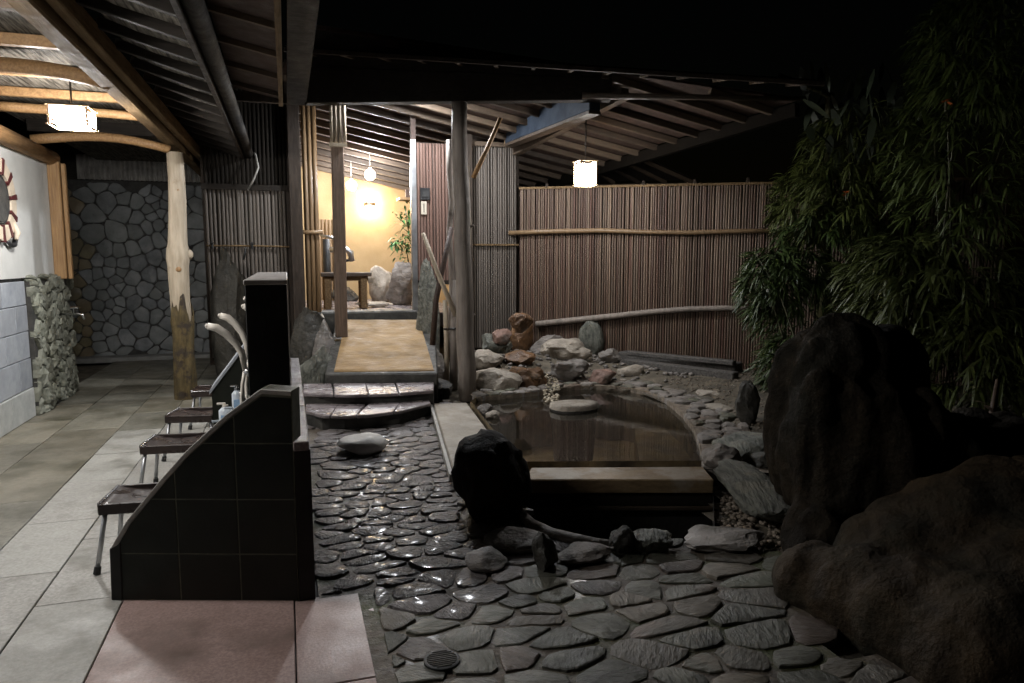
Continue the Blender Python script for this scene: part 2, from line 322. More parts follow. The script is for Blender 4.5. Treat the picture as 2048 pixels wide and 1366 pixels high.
def stone_piece(out, h, depth, rng, to3, dome=.008, bev=.14, rough=.004):
    """one laid stone: vertical skirt, rounded shoulder, uneven domed face; to3(u, v, w) maps to the place"""
    n = len(out); cx = sum(p[0] for p in out)/n; cy = sum(p[1] for p in out)/n
    tx, ty = rng.uniform(-.05, .05), rng.uniform(-.05, .05)
    V = []; Fc = []
    def ring(s, w, nzv): 
        for p in out:
            x, y = cx+(p[0]-cx)*s, cy+(p[1]-cy)*s
            V.append(to3(x, y, w+(x-cx)*tx+(y-cy)*ty+rng.uniform(-nzv, nzv)))
    ring(1.0, -depth, 0); ring(1.0, h-.012, rough*.6); ring(1-bev*.45, h-.002, rough*.5); ring(1-bev*2.2, h+dome*.6, rough)
    for k in range(3):
        for i in range(n): Fc.append((k*n+i, k*n+(i+1) % n, (k+1)*n+(i+1) % n, (k+1)*n+i))
    V.append(to3(cx, cy, h+dome)); c = len(V)-1
    for i in range(n): Fc.append((3*n+i, 3*n+(i+1) % n, c))
    b = B(); b.add(V, Fc); return b
def rock_bm(size, seed, cuts=11, nz=.17, sub=4, squash=None, fold=0.0):
    rng = random.Random(seed); bm = bmesh.new(); bmesh.ops.create_icosphere(bm, subdivisions=sub, radius=1)
    pl = []
    for _ in range(cuts):
        d = Vector((rng.gauss(0, 1), rng.gauss(0, 1), rng.gauss(0, .9))).normalized(); pl.append((d, rng.uniform(.62, .9)))
    off = Vector((rng.uniform(0, 50), rng.uniform(0, 50), rng.uniform(0, 50)))
    for v in bm.verts:
        p = v.co.copy()
        for d, k in pl:
            t = p.dot(d)
            if t > k: p -= d*(t-k)*.97
        q = p+off
        p *= 1+nz*(noise.noise(q*1.6)+.5*noise.noise(q*3.7)+.3*noise.noise(q*8)+.22*noise.noise(Vector((q.x*9, q.y*9, q.z*24))))
        if fold:
            a = math.atan2(v.co.y, v.co.x); p *= 1+fold*math.sin(a*9+3.0*noise.noise(v.co*1.5+off))*(1-abs(v.co.z)*.5)
        v.co = Vector((p.x*size[0]/2, p.y*size[1]/2, p.z*size[2]/2))
    zmin = min(v.co.z for v in bm.verts)
    sink = size[2]*.12
    for v in bm.verts: v.co.z -= zmin+sink
    return bm
def rock_at(name, label, loc, size, m, seed, rot=None, parent=None, group=None, cat='rock', tilt=(0, 0), **k):
    bm = rock_bm(size, seed, **k); me = bpy.data.meshes.new(name); bm.to_mesh(me); bm.free(); me.materials.append(K[m])
    for p in me.polygons: p.use_smooth = True
    me.set_sharp_from_angle(angle=R(34))
    o = bpy.data.objects.new(name, me); COL.objects.link(o)
    o.location = Vector(loc)-(wloc(parent) if parent else Vector((0, 0, 0)))
    o.rotation_euler = (tilt[0], tilt[1], CROT if rot is None else rot)
    if parent: o.parent = parent
    else: tag(o, label, cat, group)
    return o
def rk(name, label, cx, yb, z0, wpx, depth, height, m, seed, parent=None, drop=0, **k):
    p = az(cx, yb, z0); s = mpp(p); d = Vector((p.x, p.y, 0)).normalized()
    return rock_at(name, label, (p.x+d.x*depth*.45, p.y+d.y*depth*.45, z0-drop), (wpx*s*1.12, depth*1.1, height*1.2+drop), m, seed, parent=parent, **k)

# ------------------------------------------------------------------ key outlines
water_px = [(1055,936),(1404,934),(1400,900),(1388,866),(1366,836),(1336,810),(1300,792),(1250,782),(1195,779),(1140,781),(1088,790),(1020,797),(952,803),(941,812),(962,838),(988,872),(1030,915)]
WZ = .04
POOL = [az(x, y, WZ) for x, y in water_px]
pit_px = [(1052,958),(1426,958),(1430,1075),(1330,1086),(1230,1090),(1180,1087),(1130,1079),(1085,1064),(1050,1040),(1045,1000)]
PIT = [az(x, y, 0) for x, y in pit_px]
STATION = [(-.1, 3.3), (.13, 3.3), (.13, 6.3), (-.1, 6.3)]
PATH = [(.08, 1.0), (.08, 7.3), (1.5, 7.6), (1.72, 7.9), (1.36, 6.9), (1.2, 5.3), (1.25, 4.9), (1.45, 3.95), (2.3, 3.42), (2.55, 3.05), (2.35, 2.7), (2.05, 2.2), (2.7, 1.9), (2.7, 1.0)]
FENCE0, FENCE1, FENCE2 = Vector((3.22, 9.93, 0)), Vector((6.05, 8.05, 0)), Vector((8.3, 6.55, 0))
FN = Vector(((FENCE1-FENCE0).y, -(FENCE1-FENCE0).x, 0)).normalized()
def gz(x, y):
    z = -.06
    def bump(cx, cy, r, a): return a*math.exp(-((x-cx)**2+(y-cy)**2)/(r*r))
    if x > 1.6 and y > 1.5:
        z += bump(2.6, 9.1, 1.0, .35)+bump(4.2, 8.9, 1.2, .22)+bump(5.2, 7.2, 1.3, .2)+bump(4.3, 5.2, 1.0, .12)+bump(6.5, 5, 2.2, .22)
        z += .03*noise.noise(Vector((x*2.2, y*2.2, 0)))
    return z
# ------------------------------------------------------------------ setting: ground, path, walkway
def edges(lo, hi, st, ext):
    a = []; x = lo
    while x < hi: a.append(x); x += st
    return [lo-e for e in reversed(ext)]+a+[hi+e for e in ext]
gx = edges(-4.5, 9, .13, (2, 8, 30, 120, 400)); gy = edges(-.5, 15, .13, (2, 8, 30, 120, 400))
b = B(); nx_ = len(gx); b.v = [Vector((x, y, gz(x, y))) for y in gy for x in gx]
for j in range(len(gy)-1):
    for i in range(nx_-1):
        cx, cy = (gx[i]+gx[i+1])/2, (gy[j]+gy[j+1])/2
        if inpoly(cx, cy, POOL) or inpoly(cx, cy, PIT): continue
        b.f.append((j*nx_+i, j*nx_+i+1, (j+1)*nx_+i+1, (j+1)*nx_+i))
structure('ground', b, 'earth', smooth=True)

# stone path: mortar bed and every stone of it
b = B(); st = .09; xs = [.0+st*i for i in range(32)]; ys = [1.0+st*j for j in range(78)]
b.v = [Vector((x, y, .0+.004*noise.noise(Vector((x*5, y*5, 3))))) for y in ys for x in xs]
for j in range(len(ys)-1):
    for i in range(len(xs)-1):
        cx, cy = xs[i]+st/2, ys[j]+st/2
        if inpoly(cx, cy, PATH) and not inpoly(cx, cy, PIT) and not inpoly(cx, cy, POOL) and not (cx < .3 and cy < 3.32):
            b.f.append((j*len(xs)+i, j*len(xs)+i+1, (j+1)*len(xs)+i+1, (j+1)*len(xs)+i))
path = structure('stone_path', b, 'mortar', smooth=True)
rng = random.Random(3)
def is_cob(x, y): return y > 3.0+.33*max(0, x-.4)+.1*math.sin(x*7) and x < 1.75
def path_ok(x, y): return inpoly(x, y, PATH) and not inpoly(x, y, PIT) and not (x < .24 and y < 3.3) and not inpoly(x, y, POOL)
SX = .66       # cobbles are laid wider than deep
pts = darts(lambda u, v: -.15 < u/SX and (inpoly(u/SX, v, PATH) or any(inpoly(u/SX+a, v+c, PATH) for a, c in ((.25, 0), (-.25, 0), (0, .25), (0, -.25)))), (-.2*SX, 3.1*SX, 1.2, 8.0), lambda u, v: rng.uniform(.68, 1.38)*(.119 if is_cob(u/SX, v) else .137)*(1+.3*noise.noise(Vector((u*5, v*5, 2)))), 16000, rng)
pts = [p for p in pts if rng.random() > .15]
cells = voronoi(pts, .34); nst = 0
for (u, v), poly in zip(pts, cells):
    if not poly or not path_ok(u/SX, v): continue
    poly = [(p[0]/SX, p[1]) for p in poly]; x, y = u/SX, v
    if y < 3.36 and x > .2: poly = clip(poly, .335, 0, -1, 0)
    elif x < .42: poly = clip(poly, 0, 3.365, 0, -1)
    poly = clip(poly, .075, 0, -1, 0)
    if len(poly) < 3: continue
    cob = is_cob(x, y)
    if any(inpoly(p[0], p[1], PIT) for p in poly): poly = [((p[0]*.6+x*.4), (p[1]*.6+y*.4)) for p in poly]
    out = inset_round(poly, rng.uniform(.003, .008) if cob else rng.uniform(.003, .013), rng, 14, .005, rng.uniform(.1, .24) if cob else rng.uniform(.06, .18), 2 if cob else 1)
    if not out: continue
    o = stone_piece(out, rng.uniform(.006, .016) if cob else rng.uniform(.006, .013), .02, rng, lambda a, c, w: Vector((a, c, w)), .003 if cob else .002, .09 if cob else .05, .004 if cob else .002).build('flagstone', 'cobble' if cob else rng.choice(('flag', 'flag', 'flag_green', 'flag_green', 'flag_brown', 'flag_tan')), path, smooth=True, sharp=24)
    nst += 1
print('flagstones', nst)

b = B(); b.box(-2.62, .32, .2, 12.9, -.1, -.012)
walk = structure('walkway', b, 'grout_dark')
rng = random.Random(5)
def slab(x0, x1, y0, y1, m):
    h = rng.uniform(-.0015, .002); g = .003
    B().box(x0+g, x1-g, y0+g, y1-g, -.03, h).build('paving_slab', m, walk, bevel=.003)
for x0, x1, m, st0, step in ((-2.6, -2.08, 'granite_green', .6, .9), (-2.08, -1.56, 'granite_green', .2, 1.03), (-1.56, -1.17, 'granite', .55, .85), (-1.17, -.79, 'granite', .3, .85), (-.79, -.1, 'granite', 3.64, .85)):
    y = st0
    while y < 12.8:
        yy = min(y+step*rng.uniform(.93, 1.07), 12.85)
        mm = m
        if yy > 8.2 or (yy > 7.6 and x0 < -1.5): mm = 'granite_green'
        if x0 < -1.5 and y < 3.9: mm = 'granite'
        slab(x0, x1, y, yy, mm); y = yy
for x0, x1 in ((-.79, -.02), (-.02, .33)):
    for y0, y1 in ((.6, 1.7), (1.7, 2.62), (2.62, 3.64 if x0 < -.5 else 3.36)): slab(x0, x1, y0, y1, 'granite_pink')

# ------------------------------------------------------------------ left wall
LW = thing('side_wall', 'long white plastered wall over grey tiled dado along the walkway', 'wall', (-2.6, 5, 0))
B().box(-2.72, -2.5, .2, 9.6, 1.40, 2.78).build('plaster_panel', 'plaster', LW)
B().box(-2.72, -2.53, .2, 8.28, -.05, 1.40).build('dado_backing', 'grout_dark', LW)
zr = [(.0, .3, 'plinth'), (.3, .6, 'block'), (.6, .87, 'block'), (.87, 1.13, 'block'), (1.13, 1.37, 'block')]
for k, (z0, z1, m) in enumerate(zr):
    y = .2+(.3 if k % 2 else 0)
    while y < 8.26:
        yy = min(y+.62, 8.27); B().box(-2.56, -2.497+(.012 if k == 0 else 0), y+.004, yy-.004, z0+.004, z1-.004).build('wall_tile', m, LW, bevel=.004); y = yy
B().tube([(-2.45, .2, 2.74), (-2.44, 4, 2.73), (-2.45, 7, 2.72), (-2.46, 9.35, 2.70)], [.09, .085, .085, .08], 10).build('top_plate', 'timber', LW, smooth=True)
q0 = ax(110, 322, -2.44); 
B().box(-2.50, -2.38, 9.25, 9.37, 1.36, 2.66).build('corner_post', 'timber_v', LW, bevel=.008)
B().box(-2.37, -2.33, 9.28, 9.34, 1.36, 2.64).build('corner_batten', 'timber_v', LW, bevel=.005)
SP = thing('stone_pillar', 'rough rubble stone pier at the end of the white wall', 'pillar', (-2.5, 9, 0))
B().box(-2.72, -2.46, 8.28, 9.62, -.05, 1.36).build('core', 'grout_dark', SP)
rng = random.Random(11)
pp = darts(lambda a, c: True, (8.26, 9.66, -.02, 1.4), lambda a, c: .13+.07*noise.noise(Vector((a*6, c*6, 4))), 3000, rng)
for (a, c), poly in zip(pp, voronoi(pp, .2)):
    out = inset_round([(min(max(p[0], 8.27), 9.64), min(max(p[1], 0), 1.39)) for p in poly], .004, rng, 12, .014, .1, 2)
    if out: stone_piece(out, rng.uniform(.01, .04), .03, rng, lambda a, c, w: Vector((-2.46+w, a, c)), .008, .16, .016).build('stone', 'rubble', SP, smooth=True, sharp=30)
for i, yy in enumerate((8.4, 8.75, 9.1, 9.42)):
    rock_at('stone', None, (-2.56, yy, 1.36), (.2, .3, .08), 'rubble', 60+i, rot=1.57, parent=SP)
TP = thing('wall_tap', 'small chrome tap on the rubble stone pier', 'tap', (-2.36, 9.1, .95))
t0 = Vector((-2.44, 9.12, .97))
B().tube([t0, t0+Vector((.2, -.02, 0)), t0+Vector((.23, -.02, -.01)), t0+Vector((.24, -.02, -.06))], .014, 8).build('spout', 'chrome', TP, smooth=True)
B().tube([t0+Vector((.15, -.02, .01)), t0+Vector((.15, -.02, .06))], .011, 6).build('stem', 'chrome', TP)
B().tube([t0+Vector((.11, -.02, .07)), t0+Vector((.19, -.02, .07))], .012, 6).build('handle', 'chrome', TP)
# wall ornament: round banded ring
OC = Vector((-2.49, 7.72, 2.13)); OR = thing('wall_ornament', 'round wall hanging with cream and maroon bands', 'ornament', OC)
ro, ri = .38, .255
def ring_seg(a0, a1, r0, r1, t):
    b = B(); n = 3; vs = []
    for i in range(n+1):
        a = a0+(a1-a0)*i/n
        for r_, x in ((r0, 0), (r1, 0), (r1, t), (r0, t)): vs.append(OC+Vector((x, math.cos(a)*r_, math.sin(a)*r_)))
    fs = [(0, 1, 2, 3), (n*4+3, n*4+2, n*4+1, n*4)]
    for i in range(n):
        for k in range(4): fs.append((i*4+k, (i+1)*4+k, (i+1)*4+(k+1) % 4, i*4+(k+1) % 4))
    return b.add(vs, fs)
for i in range(11):
    a = 2*math.pi*i/11+.12
    ring_seg(a-.065, a+.065, ri-.02, ro+.012, .035).build('maroon_band', 'maroon', OR)
    ring_seg(a+.07, a+2*math.pi/11-.07, ri, ro, .028).build('cream_band', 'cream', OR)
B().tube([OC+Vector((.012, math.cos(t)*(ri-.03), math.sin(t)*(ri-.03))) for t in [2*math.pi*k/28 for k in range(29)]], .008, 6).build('inner_cord', 'black_plastic', OR, smooth=True)
b = B(); b.tube([OC+Vector((.02, .28, -.26)), OC+Vector((.02, .3, -.35)), OC+Vector((.02, .26, -.41)), OC+Vector((.02, .18, -.42)), OC+Vector((.02, .08, -.38))], [.016, .02, .024, .02, .016], 7); b.build('hanging_cord', 'black_plastic', OR, smooth=True)
B().tube([OC+Vector((.03, .26, -.2)), OC+Vector((.05, .27, -.30)), OC+Vector((.05, .22, -.36))], [.015, .028, .015], 8).build('tassel', 'cream', OR, smooth=True)
B().tube([OC+Vector((0, 0, 0)), OC+Vector((.02, 0, 0))], ri-.045, 24).build('centre_disc', 'wall_grout', OR)

# ------------------------------------------------------------------ back stone wall (left)
BW = thing('stone_clad_wall', 'crazy-paved stone wall closing the end of the walkway', 'wall', (-2.3, 12.65, 0))
B().box(-4.2, -.9, 12.617, 12.8, -.05, 2.78).build('backing', 'wall_grout', BW)
rng = random.Random(21)
pp = darts(lambda a, c: True, (-4.0, -.95, .0, 2.76), lambda a, c: .17+.12*noise.noise(Vector((a*1.3, c*1.3, 9))), 7000, rng)
for (a, c), poly in zip(pp, voronoi(pp, .38)):
    out = inset_round([(min(max(p[0], -4.15), -.92), min(max(p[1], .02), 2.75)) for p in poly], rng.uniform(.002, .007), rng, 14, .006, rng.uniform(.06, .16), rng.choice((1, 2)))
    if out: stone_piece(out, rng.uniform(.012, .03), .012, rng, lambda a, c, w: Vector((a, 12.62-w, c)), .006, .05, .003).build('stone', 'wallstone' if a > -2.95+.25*noise.noise(Vector((c*2, 1, 1))) or rng.random() < .08 else 'wallstone_warm', BW, smooth=True, sharp=24)
B().box(-4.2, -.9, 12.3, 12.62, -.02, .06).build('kerb', 'concrete', BW, bevel=.01)
cp = thing('corrugated_panel', 'grey corrugated sheet above the crazy-paved wall', 'panel', (-2.3, 12.6, 2.78))
b = B(); n = 150; x0, x1 = ay(155, 350, 12.6).x, ay(402, 350, 12.6).x
for i in range(n+1):
    x = x0+(x1-x0)*i/n; dy = .03*math.sin(2*math.pi*i/n*25); b.v += [Vector((x, 12.58+dy, 2.79)), Vector((x, 12.58+dy, 3.16)), Vector((x, 12.592+dy, 2.79)), Vector((x, 12.592+dy, 3.16))]
for i in range(n): k = i*4; b.f += [(k, k+4, k+5, k+1), (k+2, k+3, k+7, k+6), (k+1, k+5, k+7, k+3), (k, k+2, k+6, k+4)]
b.build('sheet', 'cap', cp, smooth=False)
B().box(-4.2, -.9, 12.66, 12.72, 2.78, 4.2).build('upper_board', 'dark_wood', BW)

# ------------------------------------------------------------------ left shelter over the walkway
SH = thing('walkway_shelter', 'open timber shelter roof lined with reed over the walkway', 'shelter', (-1.3, 6, 0))
e0, e1 = Vector((-1.3, .3, 2.98)), Vector((-1.12, 12.3, 2.86))
def eave(y): return e0+(e1-e0)*((y-e0.y)/(e1.y-e0.y))
B().beam(e0, e1, .13, .14).build('eave_beam', 'beam', SH, bevel=.012)
B().beam(e0+Vector((.12, 0, .05)), e1+Vector((.12, 0, .05)), .075, .13).build('eave_board', 'beam', SH, bevel=.008)
# log post
lb = az(368, 797, 0); tp = ay(346, 305, lb.y); L_ = (tp-lb)
def lp(t, dx=0, dy=0): return lb+L_*t+Vector((dx, dy, 0))
zs = [(0, .1), (.12, .105), (.25, .105), (.36, .112), (.42, .11), (.5, .115), (.55, .118), (.58, .13), (.61, .124), (.64, .108), (.72, .1), (.8, .097), (.9, .092), (1.0, .09)]
B().tube([lp(t, .012*math.sin(t*9)+.012, 0) for t, r in zs], [r*.95 for t, r in zs], 16).build('log_post', 'log', SH, smooth=True)
b = B(); n = 44; m_ = 12
for j in range(m_+1):
    for k in range(n):
        a = 2*math.pi*k/n; tmax = .36+.11*noise.noise(Vector((math.cos(a)*1.6, math.sin(a)*1.6, 3)))+.05*noise.noise(Vector((math.cos(a)*5, math.sin(a)*5, 8)))
        t = tmax*j/m_; r = .115+.022*noise.noise(Vector((math.cos(a)*2.2, math.sin(a)*2.2, t*7)))-(.014 if j == m_ else 0)
        b.v.append(lp(t, .012*math.sin(t*9)+.012, 0)+Vector((math.cos(a)*r, math.sin(a)*r, 0)))
for j in range(m_):
    for k in range(n): b.f.append((j*n+k, j*n+(k+1) % n, (j+1)*n+(k+1) % n, (j+1)*n+k))
b.build('mossy_bark', 'moss_log', SH, smooth=True)
for t, dx, dz, r in ((.595, .1, -.02, .05), (.535, .015, -.108, .03), (.85, .04, -.072, .022)):
    c = lp(t, dx, dz*.9); b = B(); b.tube([c+Vector((0, .03, 0)), c+Vector((dx*.15, -.012, 0)), c+Vector((dx*.2, -.02, 0))], [r*1.3, r, r*.55], 10).build('knot', 'log' if r > .04 else 'timber_v', SH, smooth=True)
# ceiling inside
b = B(); b.box(-2.7, -1.3, .3, 12.5, 3.08, 3.11); b.build('reed_ceiling', 'reed', SH)
for y in (1.2, 2.2, 3.2, 4.1, 4.9, 5.7, 6.6, 7.45, 8.25):
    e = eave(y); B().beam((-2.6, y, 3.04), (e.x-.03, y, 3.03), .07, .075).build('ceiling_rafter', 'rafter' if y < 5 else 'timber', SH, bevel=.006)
for y, zc, w, r in ((6.2, 2.94, .07, .06), (8.8, 2.82, .09, .052), (7.8, 2.97, .02, .045)):
    e = eave(y); B().tube([Vector((-2.5+(e.x+2.5)*t, y+.05*math.sin(t*5), zc+w*math.sin(math.pi*t)-.05*t)) for t in [k/8 for k in range(9)]], [r*(1-.15*k/8) for k in range(9)], 10).build('curved_pole', 'timber', SH, smooth=True)
B().box(-2.6, -1.22, 9.05, 9.12, 2.95, 3.4).build('header_board', 'dark_wood', SH)
# outer overhang: matting, rafters, gutter
def ov(y, t, dz=0): e = eave(y); return Vector((e.x+.2+(-.5-e.x-.2)*t, y, 3.08-.15*t+dz))
b = B(); b.add([ov(.3, 0), ov(12.3, 0), ov(12.3, 1.1), ov(.3, 1.1)], [(0, 1, 2, 3)]); b.add([ov(.3, 0, .03), ov(12.3, 0, .03), ov(12.3, 1.1, .03), ov(.3, 1.1, .03)], [(0, 1, 2, 3)]); b.build('overhang_matting', 'reed', SH)
y = 1.0
while y < 12.2:
    B().beam(ov(y, -.1, -.035), ov(y, 1.05, -.035), .06, .07).build('overhang_rafter', 'dark_wood', SH, bevel=.005); y += .47
B().beam(ov(.3, 1.02, -.02), ov(12.3, 1.02, -.02), .03, .11).build('fascia', 'dark_wood_v', SH)
gu = thing('gutter', 'dark half-round gutter along the shelter eave with a cable at its end', 'gutter', (-.42, 6, 2.9))
b = B(); n = 8; rr = .06
for y in (.3, 12.0):
    for k in range(n+1):
        a = math.pi+math.pi*k/n; b.v.append(Vector((-.42+rr*math.cos(a), y, 2.93+rr*math.sin(a))))
    for k in range(n+1):
        a = 2*math.pi-math.pi*k/n; b.v.append(Vector((-.42+(rr-.006)*math.cos(a), y, 2.93+(rr-.006)*math.sin(a))))
m_ = 2*(n+1)
b.f = [(i, (i+1) % m_, m_+(i+1) % m_, m_+i) for i in range(m_)]
b.build('channel', 'dark_wood', gu, smooth=True)
c = [ay(500, 292, 10.2), ay(512, 312, 9.9), ay(517, 335, 9.8), ay(508, 358, 9.8), ay(496, 380, 9.9)]
B().tube(c, .012, 6).build('cable', 'cap', gu, smooth=True)
# roof corner nearer than the gutter
SR = thing('side_roof', 'dark boarded eave with pale battens above the washing stall', 'roof', (0, 4, 3))
def sr(x, y, dz=0): return Vector((x, y, 3.06-.2*(x+.45)+dz))
b = B(); b.add([sr(-.38, .2), sr(.02, .2), sr(.02, 6.75), sr(-.38, 6.75)], [(0, 1, 2, 3)]); b.add([sr(-.38, .2, .02), sr(.02, .2, .02), sr(.02, 6.75, .02), sr(-.38, 6.75, .02)], [(0, 1, 2, 3)])
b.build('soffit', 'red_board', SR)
y = .9
while y < 6.75:
    B().beam(sr(-.38, y, -.02), sr(.0, y, -.02), .035, .035).build('batten', 'rafter', SR); y += .62
B().beam(sr(.0, .2, -.03), sr(.0, 6.75, -.03), .035, .06).build('edge_batten', 'beam', SR)
B().box(.05, .2, .2, 6.72, 2.93, 3.02).build('eave_board', 'dark_wood', SR)
B().box(.2, .215, .2, 6.72, 2.95, 3.14).build('fascia', 'dark_wood', SR)
B().beam((-.42, 6.78, 2.98), (.22, 6.78, 2.98), .05, .08).build('end_board', 'dark_wood_v', SR)

# ------------------------------------------------------------------ building front wall at Y = 10 with doorway
BH = thing('bath_house', 'dark timber bath house front with bamboo panels and an open lit doorway', 'building', (1, 10, 0))
unit = B(); n = 6
unit.v = [Vector((math.cos(math.pi*k/5)*.5, -math.sin(math.pi*k/5)*.5, z)) for z in (0, 1) for k in range(6)]
unit.f = [(k, k+1, k+7, k+6) for k in range(5)]+[(0, 6, 11, 5), (5, 4, 3, 2, 1, 0), (6, 7, 8, 9, 10, 11)]
def strip_mesh(m):
    me = bpy.data.meshes.new('bamboo_strip'); me.from_pydata(unit.v, [], unit.f); me.materials.append(K[m])
    for p in me.polygons[:5]: p.use_smooth = True
    return me
SM = {k: strip_mesh(k) for k in ('strip', 'strip_grey', 'strip_red', 'bamboo_gold', 'dark_strip')}
def strips(parent, p0, p1, pitch, z0, z1, m, rng, dia=1.0, zj=.0, name='bamboo_strip'):
    p0 = Vector(p0); p1 = Vector(p1); d = p1-p0; n = max(1, int(d.length/pitch)); ang = math.atan2(d.y, d.x); off = wloc(parent)
    for i in range(n):
        p = p0+d*((i+.5)/n); o = bpy.data.objects.new(name, SM[m]); COL.objects.link(o); o.parent = parent
        zt = z1(p) if callable(z1) else z1; zt += rng.uniform(-zj, zj)
        zb = z0(p) if callable(z0) else z0
        w = d.length/n*dia*(rng.uniform(.84, .98) if rng.random() < .85 else rng.uniform(.6, .8))
        o.location = Vector((p.x, p.y, zb))-off; o.scale = (w, w*rng.uniform(.7, 1), zt-zb); o.rotation_euler = (rng.uniform(-.002, .002), rng.uniform(-.003, .003), ang)
rng = random.Random(31)
# left part of the front
B().box(-1.0, .06, 10.0, 10.08, .2, 4.1).build('wall', 'dark_wood_v', BH)
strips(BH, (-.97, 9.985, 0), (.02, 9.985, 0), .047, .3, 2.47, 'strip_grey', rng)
B().box(-1.0, .05, 9.93, 9.97, 2.46, 2.53).build('rail', 'dark_wood', BH)
B().tube([(-.97, 9.94, 1.75), (-.4, 9.94, 1.75), (.04, 9.94, 1.74)], .012, 6).build('hanging_rod', 'strip_grey' if False else 'beam', BH)
for x in (-.9, -.42): B().tube([(x, 9.93, 1.71), (x, 9.92, 1.77), (x, 9.9, 1.79)], .018, 6).build('hook', 'rubber', BH)
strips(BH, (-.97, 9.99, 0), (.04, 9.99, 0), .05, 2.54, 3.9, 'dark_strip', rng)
B().box(.06, .22, 9.86, 10.05, .0, 4.1).build('door_post', 'dark_wood_v', BH, bevel=.01)
for x in (.275, .335, .395): 
    B().tube([(x, 9.95, .3), (x+.006, 9.95, 2), (x, 9.95, 3.62)], [.026, .025, .023], 8).build('jamb_bamboo', 'bamboo_gold', BH, smooth=True)
B().tube([(.22, 9.9, 1.93), (.47, 9.9, 1.93)], .028, 8).build('door_peg', 'bamboo_gold', BH, smooth=True)
B().box(.24, .43, 9.98, 10.05, .2, 3.62).build('jamb_backing', 'timber_v', BH)
# right of the door
aluL, aluR = ay(821, 400, 10).x, ay(832, 400, 10).x
B().box(aluL, aluR, 9.94, 10.02, .86, 3.2).build('door_jamb', 'alu', BH, bevel=.004)
B().box(aluL+.01, aluR, 9.95, 10.02, 3.2, 4.0).build('header_post', 'red_board', BH)
B().box(aluR, 2.5, 10.0, 10.06, 1.25, 3.17).build('wall', 'red_board', BH)
strips(BH, (aluR+.01, 9.99, 0), (2.28, 9.99, 0), .042, 1.28, 3.16, 'strip_red', rng)
B().box(aluR, 2.5, 9.96, 9.995, 1.22, 1.28).build('rail', 'dark_wood', BH)
B().box(2.28, 2.52, 9.9, 10.0, .1, 3.3).build('corner_post', 'dark_wood_v', BH)
B().box(2.5, 3.24, 10.02, 10.08, .0, 3.17).build('wall', 'dark_wood_v', BH)
strips(BH, (2.52, 10.0, 0), (3.2, 10.0, 0), .035, .3, 3.16, 'strip_grey', rng)
B().box(2.52, 3.22, 9.955, 9.985, 1.77, 1.795).build('rail', 'beam', BH)
B().box(2.5, 3.22, 9.96, 10.0, 3.16, 3.22).build('top_rail', 'rafter', BH)
sw = thing('wall_switch', 'dark switch box on the reddish bamboo panel right of the doorway', 'switch', (1.93, 9.96, 2.5))
p0, p1 = ay(840, 400, 9.96), ay(859, 376, 9.96); B().box(p0.x, p1.x, 9.93, 9.97, p0.z, p1.z).build('box', 'black_plastic', sw, bevel=.006)
B().box(p0.x+.03, p1.x-.03, 9.922, 9.93, p0.z+.04, p1.z-.04).build('button', 'rubber', sw)
th_ = thing('thermometer', 'small beige thermometer plate below the dark switch box', 'thermometer', (1.93, 9.96, 2.3))
p0, p1 = ay(842, 429, 9.96), ay(853, 403, 9.96); B().box(p0.x, p1.x, 9.945, 9.97, p0.z, p1.z).build('plate', 'beige', th_, bevel=.004)
B().tube([((p0.x+p1.x)/2, 9.942, p0.z+.03), ((p0.x+p1.x)/2, 9.942, p1.z-.03)], .006, 6).build('tube', 'rubber', th_)
# sill and interior room
B().box(.2, 2.0, 9.86, 10.3, .3, .87).build('sill', 'slate_riser', BH, bevel=.02)
B().box(.2, 2.6, 10.3, 14.2, .6, .8).build('floor', 'slate_wet', BH)
B().box(-1.4, 4.0, 14.0, 14.1, .3, 4.2).build('wall', 'ochre', BH)
B().box(-.6, -.5, 10.08, 14.0, .3, 4.2).build('wall', 'ochre', BH)
B().box(2.75, 2.85, 10.08, 14.0, .3, 3.0).build('wall', 'ochre', BH)
rng = random.Random(33)
strips(BH, (.5, 13.9, 0), (1.02, 13.9, 0), .06, .8, 2.3, 'bamboo_gold', rng)
# ------------------------------------------------------------------ pavilion roof
PV = thing('bath_pavilion', 'sloping timber pavilion roof on poles between doorway and pool', 'pavilion', (1.9, 7.9, 0))
def rz(x, y): return 5.22-.2*x-.133*y
NW, NE, SE, SW = (-.6, 14.0), (3.35, 14.6), (5.3, 6.65), (.25, 8.3)
b = B()
for dz in (.0, .03): b.add([(p[0], p[1], rz(*p)+dz) for p in (SW, SE, NE, NW)], [(0, 1, 2, 3)])
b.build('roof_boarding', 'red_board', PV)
def xr(y):         # roof's left and right limits at depth y
    def li(a, c, y): return a[0]+(c[0]-a[0])*(y-a[1])/(c[1]-a[1])
    xl = li(SW, NW, y) if y >= SW[1] else li(SE, SW, y)
    return xl, li(SE, NE, y)
y = 6.95
while y < 14:
    xl, x2 = xr(y)
    B().beam((xl+.02, y, rz(xl, y)-.045), (x2-.02, y, rz(x2, y)-.045), .06, .075).build('rafter', 'rafter', PV, bevel=.006); y += .36
B().beam((SE[0], SE[1], rz(*SE)-.1), (NE[0], NE[1], rz(*NE)-.1), .08, .14).build('eave_beam', 'black_wood', PV)
B().beam((3.6, 7.35, rz(3.6, 7.35)-.14), (2.6, 13.8, rz(2.6, 13.8)-.14), .1, .12).build('purlin', 'rafter', PV)
u0, u1 = Vector((.22, 8.34, 0)), Vector((3.4, 7.27, 0)); u2 = Vector((5.35, 6.62, 0)); ud = (u1-u0).normalized(); un = Vector((ud.y, -ud.x, 0))
b = B(); b.add([u0+Vector((0, 0, 3.28)), u1+Vector((0, 0, 3.28)), u1+Vector((0, 0, 3.66)), u0+Vector((0, 0, 3.72))], [(0, 1, 2, 3)])
